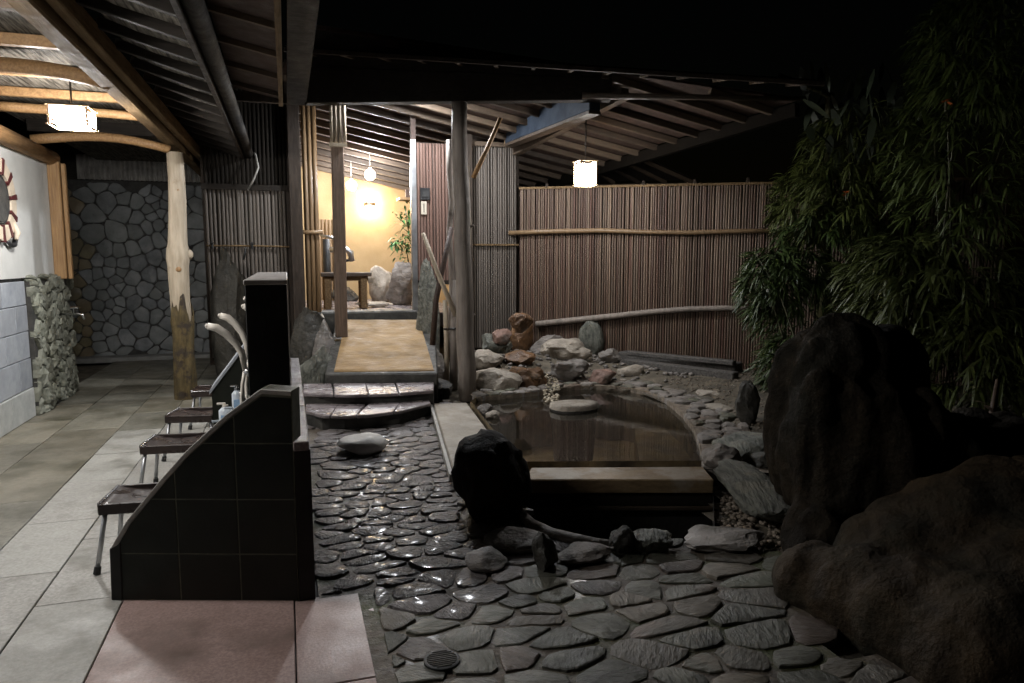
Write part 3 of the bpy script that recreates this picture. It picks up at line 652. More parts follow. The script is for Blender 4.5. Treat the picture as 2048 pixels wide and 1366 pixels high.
b = B(); b.prism([u0+Vector((0, 0, 3.27)), u1+Vector((0, 0, 3.29)), u1+Vector((0, 0, 3.52)), u0+Vector((0, 0, 3.66))], -un*.16); b.build('front_beam', 'dark_wood', PV, bevel=.01)
b = B(); b.prism([u0+Vector((0, 0, 3.661)), u1+Vector((0, 0, 3.521)), Vector((u1.x, u1.y, rz(u1.x, u1.y)-.01)), Vector((u0.x, u0.y, rz(u0.x, u0.y)-.01))], -un*.05); b.build('gable_board', 'dark_wood', PV)
B().tube([u1+Vector((-.3, .1, 3.33)), (u1+u2)/2+Vector((0, 0, 3.31)), u2+Vector((0, 0, 3.29))], [.035, .03, .024], 8).build('front_pole', 'rafter', PV, smooth=True)
# narrow front awning
a0 = u0-(-un)*0+un*.0; 
def aw(t, s, dz=0): p = u0+(u2-u0)*t; return p+un*(.03+.5*s)+Vector((0, 0, 3.80-.36*t-.1*s+dz))
b = B(); b.add([aw(0, 0), aw(1, 0), aw(1, 1), aw(0, 1)], [(0, 1, 2, 3)]); b.add([aw(0, 0, .02), aw(1, 0, .02), aw(1, 1, .02), aw(0, 1, .02)], [(0, 1, 2, 3)]); b.build('awning_boarding', 'dark_wood', PV)
B().beam(aw(0, 1, -.02), aw(1, 1, -.02), .03, .04).build('awning_edge', 'dark_wood_v', PV)
for k in range(14): B().beam(aw((k+.5)/14, 0, -.025), aw((k+.5)/14, 1, -.025), .04, .04).build('awning_rafter', 'rafter', PV)
# poles
lgb = az(935, 800, .0); lgt = ay(917, 205, lgb.y)
def pole(px, r, m, name='log_pole', n=10, wob=.01):
    pts = []
    for i, p in enumerate(px): pts.append(p+Vector((wob*math.sin(i*2.3), 0, 0)))
    return B().tube(pts, r, n).build(name, m, PV, smooth=True)
N_ = 9
pole([lgb+(lgt-lgb)*(i/N_) for i in range(N_+1)], [.105-.02*i/N_ for i in range(N_+1)], 'grey_log', 'main_post', 12)
q0, q1 = az(946, 798, .0)+Vector((0, .08, 0)), ay(936, 330, lgb.y+.1)
pole([q0+(q1-q0)*(i/8) for i in range(9)], [.03-.012*i/8 for i in range(9)], 'log', 'slim_pole')
for t in (.2, .36, .74):
    c = q0+(q1-q0)*t; B().tube([c+Vector((0, -.005, 0)), c+Vector((.05, -.03, .02))], [.02, .012], 7).build('knot', 'grey_log', PV, smooth=True)
q0, q1 = az(905, 772, .05), ay(899, 280, 8.6)
pole([q0+(q1-q0)*(i/8) for i in range(9)], [.04-.008*i/8 for i in range(9)], 'grey_log', 'slim_pole', wob=.02)
dp0 = az(683, 674, .62); dp1 = Vector((dp0.x+.02, dp0.y, 3.95))
B().beam(dp0, dp1, .145, .145, up=(0, 1, 0)).build('door_side_post', 'post_brown', PV, bevel=.012)
for k in range(4):
    x = dp0.x-.075+.05*k+.02; B().tube([(x, dp0.y-.1, 2.95), (x, dp0.y-.1, 3.6)], .022, 7).build('post_bamboo', 'strip_grey' if False else 'log', PV, smooth=True)
B().box(dp0.x-.09, dp0.x+.12, dp0.y-.125, dp0.y-.075, 2.91, 2.95).build('post_collar', 'log', PV)
B().tube([ay(946, 356, 7.95), ay(975, 296, 7.9), ay(1001, 236, 7.85)], [.028, .026, .024], 8).build('diagonal_brace', 'timber', PV, smooth=True)
bb0, bb1 = ay(1019, 264, 9.85), ay(1190, 190, 7.45)
B().beam(bb0, bb1, .14, .33).build('tie_beam', 'blue_paint', PV, bevel=.008)
B().beam(bb0+Vector((0, 0, -.185)), bb1+Vector((0, 0, -.185)), .15, .035).build('tie_beam_trim', 'rafter', PV)
c = bb0+(bb0-bb1).normalized()*.012; B().beam(c, c-(bb0-bb1).normalized()*.02, .15, .34).build('beam_end', 'bamboo_gold', PV)
# crossing sticks and bamboo bundle leaning on the poles
def stick(name, label, pts, r, m, cat='stick'):
    o = B().tube(pts, r, 9).build(name, m, smooth=True); tag(o, label, cat); return o
stick('leaning_stick', 'straight pale stick leaning across in front of the grey post', [ay(846, 466, 8.0), ay(875, 545, 7.9), ay(912, 632, 7.78)], [.022, .026, .032], 'log')
stick('curved_stick', 'curved brown stick crossing behind the pale stick', [ay(903, 455, 8.35), ay(886, 530, 8.3), ay(872, 600, 8.3), ay(865, 690, 8.3)], [.03, .032, .034, .036], 'red_board')
p0 = az(894, 778, .05); p1 = ay(893, 540, p0.y)
for i, (dx, top, r, m) in enumerate(((0, .3, .03, 'log'), (.085, .75, .05, 'grey_log'))):
    q = ay(890+24*i, 600-40*i, p0.y)
    o = stick('bamboo_offcut', ('thin pale bamboo pole standing beside the grey post foot', 'thick grey bamboo pole tied against the grey post')[i], [p0+Vector((dx, 0, 0)), p0+Vector((dx, 0, .6)), q], [r, r*.97, r*.94], m, 'bamboo pole')
    for zz in (.35, .72): B().tube([p0+Vector((dx, 0, zz)), p0+Vector((dx, 0, zz+.012))], r*1.12, 10).build('node', m, None)  if False else None
B().tube([p0+Vector((-.04, -.045, .72)), p0+Vector((.08, -.06, .72)), p0+Vector((.16, -.03, .73))], .012, 6).build('rope_tie', 'rubber', PV)
# little far roof behind the fence
fr_ = thing('far_roof', 'low lean-to eave with short rafters seen above the fence behind the hanging lantern', 'roof', (5, 11, 2.8))
f0, f1, f2, f3 = ay(1290, 318, 11), ay(1385, 360, 11), ay(1130, 364, 12.3), ay(1130, 345, 12.3)
b = B(); b.add([f0, f1, f2, f3], [(0, 1, 2, 3)]); b.add([p+Vector((0, 0, .03)) for p in (f0, f1, f2, f3)], [(0, 1, 2, 3)]); b.build('roof_boarding', 'dark_wood', fr_)
for k in range(5):
    t = k/5; B().beam(f0+(f3-f0)*t-Vector((0, 0, .04)), f1+(f2-f1)*t-Vector((0, 0, .04)), .05, .06).build('rafter', 'rafter', fr_)
B().beam(f1-Vector((0, 0, .08)), f2-Vector((0, 0, .08)), .05, .06).build('eave_board', 'rafter', fr_)

# ------------------------------------------------------------------ entry steps and mat
ST = thing('entry_steps', 'two wet slate steps and a stone landing up to the doorway', 'steps', (.7, 7.2, 0))
def step(front_px, back_px, z, drop, joints, rise_m='slate_riser'):
    fr = [az(x, y, z) for x, y in front_px]; bk = [az(x, y, z) for x, y in back_px]
    poly = fr+bk[::-1]
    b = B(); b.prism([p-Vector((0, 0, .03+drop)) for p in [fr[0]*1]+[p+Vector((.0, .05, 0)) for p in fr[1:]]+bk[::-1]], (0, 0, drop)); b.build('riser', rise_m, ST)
    cuts = [0]+joints+[1]
    def lerp(P, t):
        s = t*(len(P)-1); i = min(int(s), len(P)-2); return P[i]+(P[i+1]-P[i])*(s-i)
    for a, c in zip(cuts[:-1], cuts[1:]):
        g = .004; n = 5; A = [lerp(fr, a+g+(c-a-2*g)*k/n) for k in range(n+1)]; D = [lerp(bk, c-g-(c-a-2*g)*k/n+.012*math.sin(a*40)) if 0 < c-g-(c-a-2*g)*k/n < 1 else lerp(bk, min(1, max(0, c-g-(c-a-2*g)*k/n))) for k in range(n+1)]
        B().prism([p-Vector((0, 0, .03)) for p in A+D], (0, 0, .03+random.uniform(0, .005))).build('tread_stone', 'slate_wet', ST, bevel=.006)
step([(611, 822), (645, 831), (690, 832), (735, 830), (800, 822), (862, 806)], [(611, 808), (862, 798)], .15, .17, [.27, .5, .76])
step([(606, 787), (700, 790), (790, 787), (868, 781)], [(606, 768), (868, 765)], .252, .24, [.22, .47, .7])
l0, l1, l2, l3 = az(650, 748, .354), az(876, 746, .354), Vector((1.95, 9.85, .745)), Vector((.6, 9.85, .745))
b = B(); b.prism([l0-Vector((0, 0, .45)), l1-Vector((0, 0, .45)), l2-Vector((0, 0, .8)), l3-Vector((0, 0, .8))], (0, 0, 0))
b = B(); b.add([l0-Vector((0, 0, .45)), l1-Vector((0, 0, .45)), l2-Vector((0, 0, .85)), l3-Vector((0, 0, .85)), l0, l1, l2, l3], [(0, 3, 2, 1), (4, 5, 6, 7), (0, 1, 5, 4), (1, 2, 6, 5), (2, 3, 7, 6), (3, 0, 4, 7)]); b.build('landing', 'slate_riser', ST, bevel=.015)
# mat
m0, m1, m2, m3 = az(668, 745, .36), az(868, 743, .36), ay(838, 641, 9.7), ay(692, 641, 9.7)
b = B(); nu, nv = 14, 26
for j in range(nv+1):
    for i in range(nu+1):
        s, t = i/nu, j/nv; p = (m0*(1-s)+m1*s)*(1-t)+(m3*(1-s)+m2*s)*t
        b.v.append(p+Vector((0, 0, .012+.008*noise.noise(Vector((s*3, t*9, 0)))+.004*math.sin(t*40+s*3)*(.5+noise.noise(Vector((t*4, s*2, 5)))))))
n0 = len(b.v)
for j in range(nv):
    for i in range(nu): k = j*(nu+1)+i; b.f.append((k, k+1, k+nu+2, k+nu+1))
b.v += [p-Vector((0, 0, .014)) for p in (m0, m1)]; b.f.append(tuple([n0]+[n0+1]+list(range(nu, -1, -1))))
o = b.build('floor_mat', 'mat_gold', smooth=True); tag(o, 'golden brown mat laid on the ramp up to the doorway', 'mat')

# ------------------------------------------------------------------ washing station
FPZ = [(225, 1200), (221, 1097), (254, 1041), (325, 955), (374, 900), (451, 830), (521, 778), (583, 782), (597, 1202)]
WSP0, WSP1 = az(225, 1200, 0), az(597, 1202, 0); wn_ = Vector(((WSP1-WSP0).y, -(WSP1-WSP0).x, 0)).normalized()
WS = thing('washing_station', 'black tiled washing stall partition with a slanted front end panel', 'washing stall', (-.4, 3.5, 0))
FP_ = [ap(x, y, WSP0, wn_) for x, y in FPZ]
wd = (WSP1-WSP0).normalized(); ln = (WSP1-WSP0).length
prof = [((p-WSP0).dot(wd), p.z) for p in FP_]     # outline in panel coordinates
back = -wn_
b = B(); b.prism([p+back*.0025 for p in FP_], back*.11); b.build('end_panel', 'tile_grout', WS)
def hi(u):          # profile height at u
    top = prof[1:8]
    for (u0_, z0_), (u1_, z1_) in zip(top[:-1], top[1:]):
        if u0_ <= u <= u1_: return z0_+(z1_-z0_)*(u-u0_)/max(1e-6, u1_-u0_)
    return top[0][1] if u < top[0][0] else top[-1][1]
outl = [(u, z) for u, z in prof]
us = [.0, .325, .61, ln]; zz = [.0, .227, .49, .755, 1.2]
for i in range(3):
    for j in range(4):
        g = .003; poly = [(u, z-(.035 if z > .05 and 0 < k < 8 else 0)) for k, (u, z) in enumerate(outl)]
        for mx, my, nx, ny in ((us[i]+g, 0, -1, 0), (us[i+1]-g, 0, 1, 0), (0, zz[j]+g, 0, -1), (0, zz[j+1]-g, 0, 1)):
            poly = clip(poly, mx, my, nx, ny)
            if len(poly) < 3: break
        if len(poly) >= 3: B().prism([WSP0+wd*u+Vector((0, 0, z)) for u, z in poly], back*.0105).build('wall_tile', 'tile', WS, bevel=.0015)
cap = [FP_[k] for k in range(1, 8)]
for a, c in zip(cap[:-1], cap[1:]):
    d = (c-a).normalized(); up_ = (-wn_).cross(d); up_ = up_ if up_.z > 0 else -up_
    B().prism([a-wn_*-.004, c-wn_*-.004, c-wn_*-.004-up_*.022, a-wn_*-.004-up_*.022], back*.125).build('edge_trim', 'cap', WS, bevel=.003)
B().prism([FP_[0]+wn_*.005+wd*-.004, FP_[0]+wn_*.005+wd*.05, FP_[1]+wn_*.005+wd*.05+Vector((0, 0, .03)), FP_[1]+wn_*.005+wd*-.004], back*.12).build('corner_trim', 'black_stone', WS, bevel=.004)
# long body, splash wall, far end panel
B().box(-.195, -.004, 3.62, 5.45, 0, 1.47).build('splash_wall', 'black_stone', WS, bevel=.004)
B().box(-.2, .0, 3.61, 5.46, 1.47, 1.495).build('cap_stone', 'slate_cap', WS, bevel=.004)
B().box(-.196, -.005, 5.45, 6.3, 0, .95).build('low_wall', 'black_stone', WS)
B().box(-.42, -.197, 3.68, 5.95, 0, .52).build('counter', 'cap', WS, bevel=.01)
sh = Vector((.0, 2.45, 0)); fp2 = [Vector((p.x, p.y*0+6.0, p.z)) for p in FP_]
b = B(); b.prism([Vector((-.6, 6, 0)), Vector((-.6, 6, .54)), Vector((-.59, 6, .56)), Vector((-.3, 6, .93)), Vector((-.2, 6, .95)), Vector((-.2, 6, 0))], (0, .1, 0)); b.build('far_panel', 'tile', WS)
for a, c in (((-.615, .53), (-.3, .945)), ((-.3, .945), (-.2, .96))):
    B().prism([Vector((a[0], 5.985, a[1])), Vector((c[0], 5.985, c[1])), Vector((c[0], 5.985, c[1]+.03)), Vector((a[0], 5.985, a[1]+.03))], (0, .42, 0)).build('edge_trim', 'block', WS)
# plank topped low wall on the path side
PW = thing('plank_wall', 'low black wall topped by a wet grey plank beside the stone path', 'low wall', (.06, 4.5, 0))
nb, nt_ = az(612, 1196, 0), None
k0 = ay(588, 882, 3.34); k1 = ay(623, 882, 3.34)
B().box(k0.x, k1.x-.006, 3.34, 6.2, 0, k0.z-.045).build('wall', 'black_stone', PW)
f0 = ay(583, 706, 6.2)
b = B(); zt = k0.z
cuts = [3.32, 4.15, 5.2, 6.2]
for a, c in zip(cuts[:-1], cuts[1:]): B().box(k0.x-.004, k1.x-.012, a+.002, c-.002, zt-.045, zt+random.uniform(-.002, .002)).build('plank', 'plank', PW, bevel=.004)
# shower hoses
rng = random.Random(44)
heads = [('nearest ivory shower head curving over the black partition counter', 415, 652, 480, 700, 4.25), ('second ivory shower head just behind the nearest one', 440, 631, 488, 678, 4.75),
         ('third ivory shower head mostly hidden by the black partition', 486, 612, 502, 650, 5.05), ('small ivory shower tip farthest along the black partition', 490, 598, 505, 606, 5.3)]
for i, (lab, x0, y0, x1, y1, Y) in enumerate(heads):
    hs = thing('hand_shower', lab, 'shower head', ay(x1, y1+90, Y), 'ivory shower heads on the washing partition')
    a, m_, c = ay(x0, y0, Y), ay((x0*.55+x1*.45)+8, (y0*.62+y1*.38)-2, Y), ay(x1+4, y1+8, Y)
    d = ay(x1+10, y1+40, Y)
    B().tube([a, a*.5+m_*.5+Vector((0, 0, .012)), m_, m_*.5+c*.5+Vector((.01, 0, .0)), c, d], [.018, .022, .021, .019, .017, .014], 10).build('handle', 'white_plastic', hs, smooth=True)
    fc = (a-m_).normalized(); B().tube([a, a+fc*.012], [.018, .006], 10).build('face', 'white_plastic', hs, smooth=True)
    if i < 2:
        B().tube([d, d+Vector((.035, 0, -.03)), d+Vector((.09, .02, -.03))], [.02, .02, .02], 8).build('bracket', 'chrome', hs, smooth=True)
        hz = [d]+[d+Vector((-.012*math.sin(t*3)-.02*t, -.02*t, -.26*t)) for t in (.3, .6, 1, 1.4)]
        B().tube(hz, .010, 8).build('hose', 'white_plastic', hs, smooth=True)
for i, Y in enumerate((4.05, 4.65)):
    fx = thing('shower_mixer', ('chrome mixer tap', 'chrome mixer tap')[0]+(' low on the partition by the nearest stool', ' low on the partition behind the nearer mixer')[i], 'tap', (-.25, Y, .7), 'chrome mixers')
    B().tube([(-.2, Y, .68), (-.3, Y, .68)], .03, 10).build('body', 'chrome', fx, smooth=True)
    B().tube([(-.28, Y-.09, .68), (-.28, Y+.09, .68)], .022, 10).build('bar', 'chrome', fx, smooth=True)
    B().tube([(-.29, Y, .67), (-.36, Y, .64), (-.37, Y, .6)], .014, 8).build('spout', 'chrome', fx, smooth=True)
    B().tube([(-.28, Y, .70), (-.3, Y, .78)], [.02, .012], 8).build('lever', 'chrome', fx, smooth=True)
def bottle(label, x, y, Y, r, h, m1, m2):
    p = ay(x, y, Y); p.z = .52; o = thing('soap_bottle', label, 'bottle', p, 'bottles on the washing counter')
    b = B(); b.tube([p, p+Vector((0, 0, h*.02)), p+Vector((0, 0, h*.75)), p+Vector((0, 0, h*.85)), p+Vector((0, 0, h*.87))], [r*.9, r, r, r*.5, r*.3], 12).build('body', m1, o, smooth=True)
    B().tube([p+Vector((0, 0, h*.87)), p+Vector((0, 0, h*.95))], r*.45, 10).build('cap', m2, o)
    B().tube([p+Vector((0, 0, h*.95)), p+Vector((0, 0, h)), p+Vector((-r*1.2, 0, h))], r*.18, 6).build('pump', m2, o)
    B().box(p.x-r*.6, p.x+r*.6, p.y-r*1.03, p.y-r*.7, p.z+h*.2, p.z+h*.6).build('label_band', 'blue_plastic' if m1 == 'clear_plastic' else 'clear_plastic', o)
bottle('milky soap bottle with a blue band nearest the slanted panel', 440, 840, 4.1, .035, .2, 'clear_plastic', 'clear_plastic')
bottle('pale blue soap bottle standing behind the milky one', 464, 812, 4.45, .035, .2, 'blue_plastic', 'clear_plastic')
bottle('short pale soap bottle with white pump at the middle of the counter', 450, 806, 4.75, .04, .17, 'clear_plastic', 'white_plastic')
bottle('white pump bottle beside the second mixer', 474, 785, 5.1, .035, .22, 'clear_plastic', 'chrome')
# stools
def make_stool():
    root = thing('shower_stool', '', 'stool', (0, 0, 0), 'shower stools along the washing stall')
    w, d, h = .37, .33, .36
    b = B(); nu, nv = 8, 6
    for lay in (0, 1):
        for j in range(nv+1):
            for i in range(nu+1):
                s, t = i/nu*2-1, j/nv*2-1
                z = h-.028*(1-s*s)*(1 if lay == 0 else .9)-(0 if lay == 0 else .03)
                e = 1-.04*abs(s)**6*abs(t)**6
                b.v.append(Vector((s*w/2*e, t*d/2*e, z)))
    N0 = (nu+1)*(nv+1)
    for j in range(nv):
        for i in range(nu):
            k = j*(nu+1)+i; b.f.append((k, k+1, k+nu+2, k+nu+1)); b.f.append((N0+k, N0+k+nu+1, N0+k+nu+2, N0+k+1))
    ed = [i for i in range(nu+1)]+[j*(nu+1)+nu for j in range(1, nv+1)]+[nv*(nu+1)+i for i in range(nu-1, -1, -1)]+[j*(nu+1) for j in range(nv-1, 0, -1)]
    for a, c in zip(ed, ed[1:]+ed[:1]): b.f.append((a, c, N0+c, N0+a))
    st_ = b.build('seat', 'seat', root, smooth=True)
    for t in (-1, 1): B().beam((-w/2+.005, t*(d/2-.006), h-.03), (w/2-.005, t*(d/2-.006), h-.03), .014, .058).build('seat_rim', 'seat', root, bevel=.004)
    for s in (-1, 1): B().beam((s*(w/2-.006), -d/2+.012, h-.026), (s*(w/2-.006), d/2-.012, h-.026), .014, .06).build('seat_rim', 'seat', root, bevel=.004)
    B().box(-.05, .05, -.006, .006, h-.029, h-.025).build('drain_slot', 'rubber', root)
    for sx in (-1, 1):
        for sy in (-1, 1):
            top = Vector((sx*(w/2-.03), sy*(d/2-.03), h-.05)); ft = Vector((sx*(w/2+.015), sy*(d/2+.012), .0))
            lg = B().tube([top, top+(ft-top)*.95], .0125, 10).build('leg', 'alu', root, smooth=True)
            e = top+(ft-top)*.88; B().tube([e, ft+Vector((0, 0, .0))], [.016, .018], 10).build('rubber_foot', 'rubber', lg, smooth=False)
    return root
def copy_tree(o, parent=None):
    c = o.copy(); COL.objects.link(c)
    if parent: c.parent = parent
    for ch in list(o.children): copy_tree(ch, c)
    return c
proto = make_stool()
for i, (x, y, rz_, lab) in enumerate(((-.76, 4.1, .06, 'brown plastic shower stool nearest the camera beside the slanted panel'), (-.77, 5.27, .02, 'second brown shower stool, with soap scum on its seat, behind the nearest'),
        (-.75, 6.2, -.04, 'third brown shower stool back from the slanted panel'), (-.7, 7.3, .05, 'farthest brown shower stool by the mossy log post foot'))):
    o = proto if i == 0 else copy_tree(proto)
    o.location = (x, y, .003); o.rotation_euler.z = rz_+CROT*.5; o['label'] = lab
bk = thing('wash_bucket', 'black plastic tub on the floor behind the log post', 'tub', (-1.45, 11.2, 0))
p = az(408, 705, 0); b = B(); b.tube([p, p+Vector((0, 0, .02)), p+Vector((0, 0, .36)), p+Vector((0, 0, .38))], [.17, .19, .23, .24], 18).build('body', 'black_plastic', bk, smooth=True)
B().tube([p+Vector((0, 0, .375)), p+Vector((0, 0, .4))], [.245, .245], 18).build('rim', 'rubber', bk)
# tall dark stone with a stick
rk('standing_stone', 'tall dark standing stone before the grey bamboo panel', 472, 778, 0, 74, .36, 1.66, 'rock_dark', 71, cuts=7)
stick('upright_twig', 'thin dark twig sticking up behind the standing stone', [ay(487, 520, 9.6), ay(492, 494, 9.6)], [.014, .01], 'rubber')

# ------------------------------------------------------------------ lamps
def lantern(name, label, c, w, h, m_e, drop, power, group='slatted lanterns'):
    root = thing(name, label, 'lantern', c, group)
    area = (w*.8)**2+4*(w*.8)*(h*.8)
    gl = B(); gl.box(c.x-w*.4, c.x+w*.4, c.y-w*.4, c.y+w*.4, c.z-h*.42, c.z+h*.38); gl.f = [f for k_, f in enumerate(gl.f) if k_ != 1]; gl.build('lamp_shade', emit('lantern_light', (1, .98, .955), power/(math.pi*area)), root)
    for sx in (-1, 1):
        for sy in (-1, 1): B().box(c.x+sx*w/2-.008, c.x+sx*w/2+.008, c.y+sy*w/2-.008, c.y+sy*w/2+.008, c.z-h/2, c.z+h/2).build('corner_post', 'lamp_wood', root)
    n = max(3, int(h/.035))
    for k in range(n+1):
        z = c.z-h/2+.005+(h-.01)*k/n
        for s in (-1, 1):
            e = .022 if k in (0, n) else 0
            B().box(c.x-w/2-e, c.x+w/2+e, c.y+s*(w/2+.010)-.004, c.y+s*(w/2+.010)+.004, z-.005, z+.005).build('slat', 'lamp_wood', root)
            B().box(c.x+s*(w/2+.010)-.004, c.x+s*(w/2+.010)+.004, c.y-w/2-e, c.y+w/2+e, z-.0045, z+.0045).build('slat', 'lamp_wood', root)
    B().box(c.x-w*.42, c.x+w*.42, c.y-w*.42, c.y+w*.42, c.z+h*.385, c.z+h*.41).build('top_plate', 'rubber', root)
    B().tube([c+Vector((0, 0, h*.38)), c+Vector((0, 0, h/2+drop))], .008, 6).build('cord', 'rubber', root)
    B().box(c.x-.04, c.x+.04, c.y-.04, c.y+.04, c.z+h/2+drop-.02, c.z+h/2+drop).build('ceiling_rose', 'lamp_wood', root)
    return root
c = ay(145, 236, 6.85); lantern('slatted_lantern', 'wide slatted lantern glowing under the reed ceiling by the white wall', c, .27, .16, None, 3.08-c.z-.08, POW_LANTERN)
c = Vector((-1.75, 3.9, 2.8)); lantern('slatted_lantern', 'nearer slatted lantern under the reed ceiling, above the foot of the walkway', c, .27, .16, None, 3.08-c.z-.08, POW_NEAR)
c = ay(1171, 347, 8.1); lantern('slatted_lantern', 'tall slatted lantern glowing in front of the bamboo fence', c, .2, .29, None, rz(c.x, c.y)-c.z-.145, POW_POOL)
def bulb(label, x, y, Y, p, shade=False):
    c = ay(x, y, Y); root = thing('pendant_bulb', label, 'lamp', c, 'bare pendant bulbs')
    bm = bmesh.new(); bmesh.ops.create_uvsphere(bm, u_segments=16, v_segments=10, radius=.085); me = bpy.data.meshes.new('bulb'); bm.to_mesh(me); bm.free()
    me.materials.append(emit('bulb_light', (.93, .96, 1), p/(math.pi*4*math.pi*.085**2))); o = bpy.data.objects.new('bulb', me); COL.objects.link(o); o.parent = root
    for f_ in me.polygons: f_.use_smooth = True
    B().tube([c+Vector((0, 0, .075)), c+Vector((0, 0, .13))], [.03, .02], 10).build('socket', 'white_plastic', root, smooth=True)
    B().tube([c+Vector((0, 0, .13)), Vector((c.x, c.y, rz(c.x, c.y)))], .006, 6).build('cord', 'white_plastic', root)
    if shade:  # unseen cone, added to keep the bulb's light off the roof
        b = B(); n = 20
        for r_, z_ in ((.03, .14), (.12, .1), (.24, -.055), (.235, -.055), (.115, .092), (.02, .132)): b.v += [c+Vector((r_*math.cos(2*math.pi*k/n), r_*math.sin(2*math.pi*k/n), z_)) for k in range(n)]
        for j in range(5):
            for k in range(n): b.f.append((j*n+k, j*n+(k+1) % n, (j+1)*n+(k+1) % n, (j+1)*n+k))
        b.build('lamp_shade', 'cap', root, smooth=True)
    return root
bulb('larger bare pendant bulb hanging inside the doorway', 740, 350, 12.0, POW_BULB)
bulb('shaded bulb high under the pavilion roof behind the front beam', 832, 176, 8.9, POW_ROOF, True)
bulb('smaller bare pendant bulb deeper inside the doorway', 703, 371, 13.0, POW_BULB*.6)
c = ay(740, 408, 13.9); sc_ = thing('wall_sconce', 'warm wall sconce glowing on the ochre wall', 'lamp', c)
for dz in (-.07, .07):
    bm = bmesh.new(); bmesh.ops.create_uvsphere(bm, u_segments=14, v_segments=8, radius=.05); me = bpy.data.meshes.new('bulb'); bmesh.ops.translate(bm, verts=bm.verts, vec=(0, 0, dz)); bm.to_mesh(me); bm.free()
    me.materials.append(emit('sconce_light', (1, .7, .34), POW_SCONCE/(math.pi*4*math.pi*.05**2))); o = bpy.data.objects.new('bulb', me); COL.objects.link(o); o.parent = sc_
b = B(); n = 10
for z in (-.1, .1):
    for k in range(n+1): a = math.pi*k/n; b.v.append(c+Vector((math.cos(a)*.11, -math.sin(a)*.1+.05, z*.35)))
b.f = [(k, k+1, n+2+k, n+1+k) for k in range(n)]; b.build('shade', 'bamboo_gold', sc_, smooth=True)

# ------------------------------------------------------------------ things inside the doorway
tb = thing('low_table', 'rustic wooden table standing inside the doorway', 'table', ay(690, 600, 11.6))
p0, p1 = ay(640, 545, 11.6), ay(740, 545, 11.6)
B().box(p0.x, p1.x, 11.35, 11.85, p0.z-.06, p0.z).build('table_top', 'rafter', tb, bevel=.01)
B().box(p0.x+.05, p1.x-.05, 11.42, 11.78, p0.z-.13, p0.z-.06).build('apron', 'beam', tb)
for x in (p0.x+.1, p1.x-.12):
    for y in (11.45, 11.75): B().box(x-.05, x+.05, y-.05, y+.05, .8, p0.z-.06).build('leg', 'beam', tb, bevel=.01)
hp = thing('hand_pump', 'dark hand pump with a bent spout standing by the table', 'pump', ay(660, 560, 11.9))
q = ay(655, 560, 11.9); B().tube([Vector((q.x, 11.95, .8)), Vector((q.x, 11.95, ay(655, 478, 11.9).z))], [.07, .06], 10).build('barrel', 'rubber', hp, smooth=True)
B().tube([ay(640, 470, 11.8), ay(665, 476, 11.8), ay(690, 492, 11.8), ay(700, 512, 11.8)], [.02, .022, .025, .028], 8).build('lever', 'alu', hp, smooth=True)
B().tube([ay(660, 500, 11.85), ay(690, 497, 11.8), ay(702, 505, 11.8), ay(703, 522, 11.8)], [.04, .045, .045, .05], 10).build('spout', 'alu', hp, smooth=True)
B().tube([ay(688, 521, 11.8), ay(706, 521, 11.8)], .02, 8).build('nozzle', 'rubber', hp, smooth=True)
rk('boulder', 'flat grey boulder leaning upright in the lit bath room', 800, 590, .8, 66, .35, 1.25, 'rock_grey', 81, cuts=4, tilt=(.15, .15))
rk('boulder', 'rounded pale boulder below the leaning one in the bath room', 764, 607, .8, 66, .4, .72, 'rock_pale', 82)
rk('boulder', 'wide grey boulder at the right edge of the doorway', 806, 611, .8, 66, .4, .66, 'rock_grey', 83)
rk('boulder', 'small knobbly pale rock behind the rounded boulder', 756, 590, .8, 44, .3, .85, 'rock_pale', 84)
rk('boulder', 'dark low rock under the rustic table', 690, 603, .8, 50, .35, .3, 'rock_dark', 85)
rk('boulder', 'low flat pale rock on the bath room threshold', 750, 613, .82, 70, .25, .08, 'rock_pale', 86)
rk('boulder', 'tall grey rock behind the leaning boulder under the fern', 818, 575, .8, 50, .3, 1.5, 'rock_pale', 87)
shf = thing('wall_shelf', 'small pale shelf high on the bath room right wall', 'shelf', ay(812, 390, 12.6))
p0 = ay(796, 396, 12.6); B().box(p0.x, 2.6, 12.4, 12.8, p0.z-.04, p0.z).build('board', 'bamboo_gold', shf)
B().box(p0.x+.12, p0.x+.3, 12.5, 12.6, p0.z, p0.z+.14).build('box', 'red_board', shf)
B().beam((p0.x+.1, 12.6, p0.z-.03), (2.5, 12.6, p0.z-.2), .03, .03).build('bracket', 'timber', shf)
def leafmesh(name, L, w, m, droop=.25):
    me = bpy.data.meshes.new(name); n = 4; v = []; f = []
    for i in range(n+1):
        t = i/n; ww = w*math.sin(math.pi*min(1, (t*.92+.06)))**.8*(1-t*.35); x = L*t; z = -droop*L*t*t
        v += [(x, -ww/2, z+ww*.15), (x, 0, z), (x, ww/2, z+ww*.15)]
    for i in range(n): k = i*3; f += [(k, k+3, k+4, k+1), (k+1, k+4, k+5, k+2)]
    me.from_pydata(v, [], f); me.materials.append(K[m]); return me
def leaf_into(b, p, az_, el, L, w, droop=.3, roll=0, n=3):
    d = Vector((math.cos(az_)*math.cos(el), math.sin(az_)*math.cos(el), math.sin(el))); s = Vector((-math.sin(az_), math.cos(az_), 0)); up = d.cross(s)*-1
    s2 = s*math.cos(roll)+up*math.sin(roll); k0 = len(b.v)
    for i in range(n+1):
        t = i/n; ww = w*(math.sin(math.pi*(t*.94+.04))**.7)*(1-t*.3); c = p+d*(L*t)+Vector((0, 0, -droop*L*t*t))
        b.v += [c-s2*ww/2, c+s2*ww/2]
    for i in range(n): k = k0+i*2; b.f.append((k, k+1, k+3, k+2))
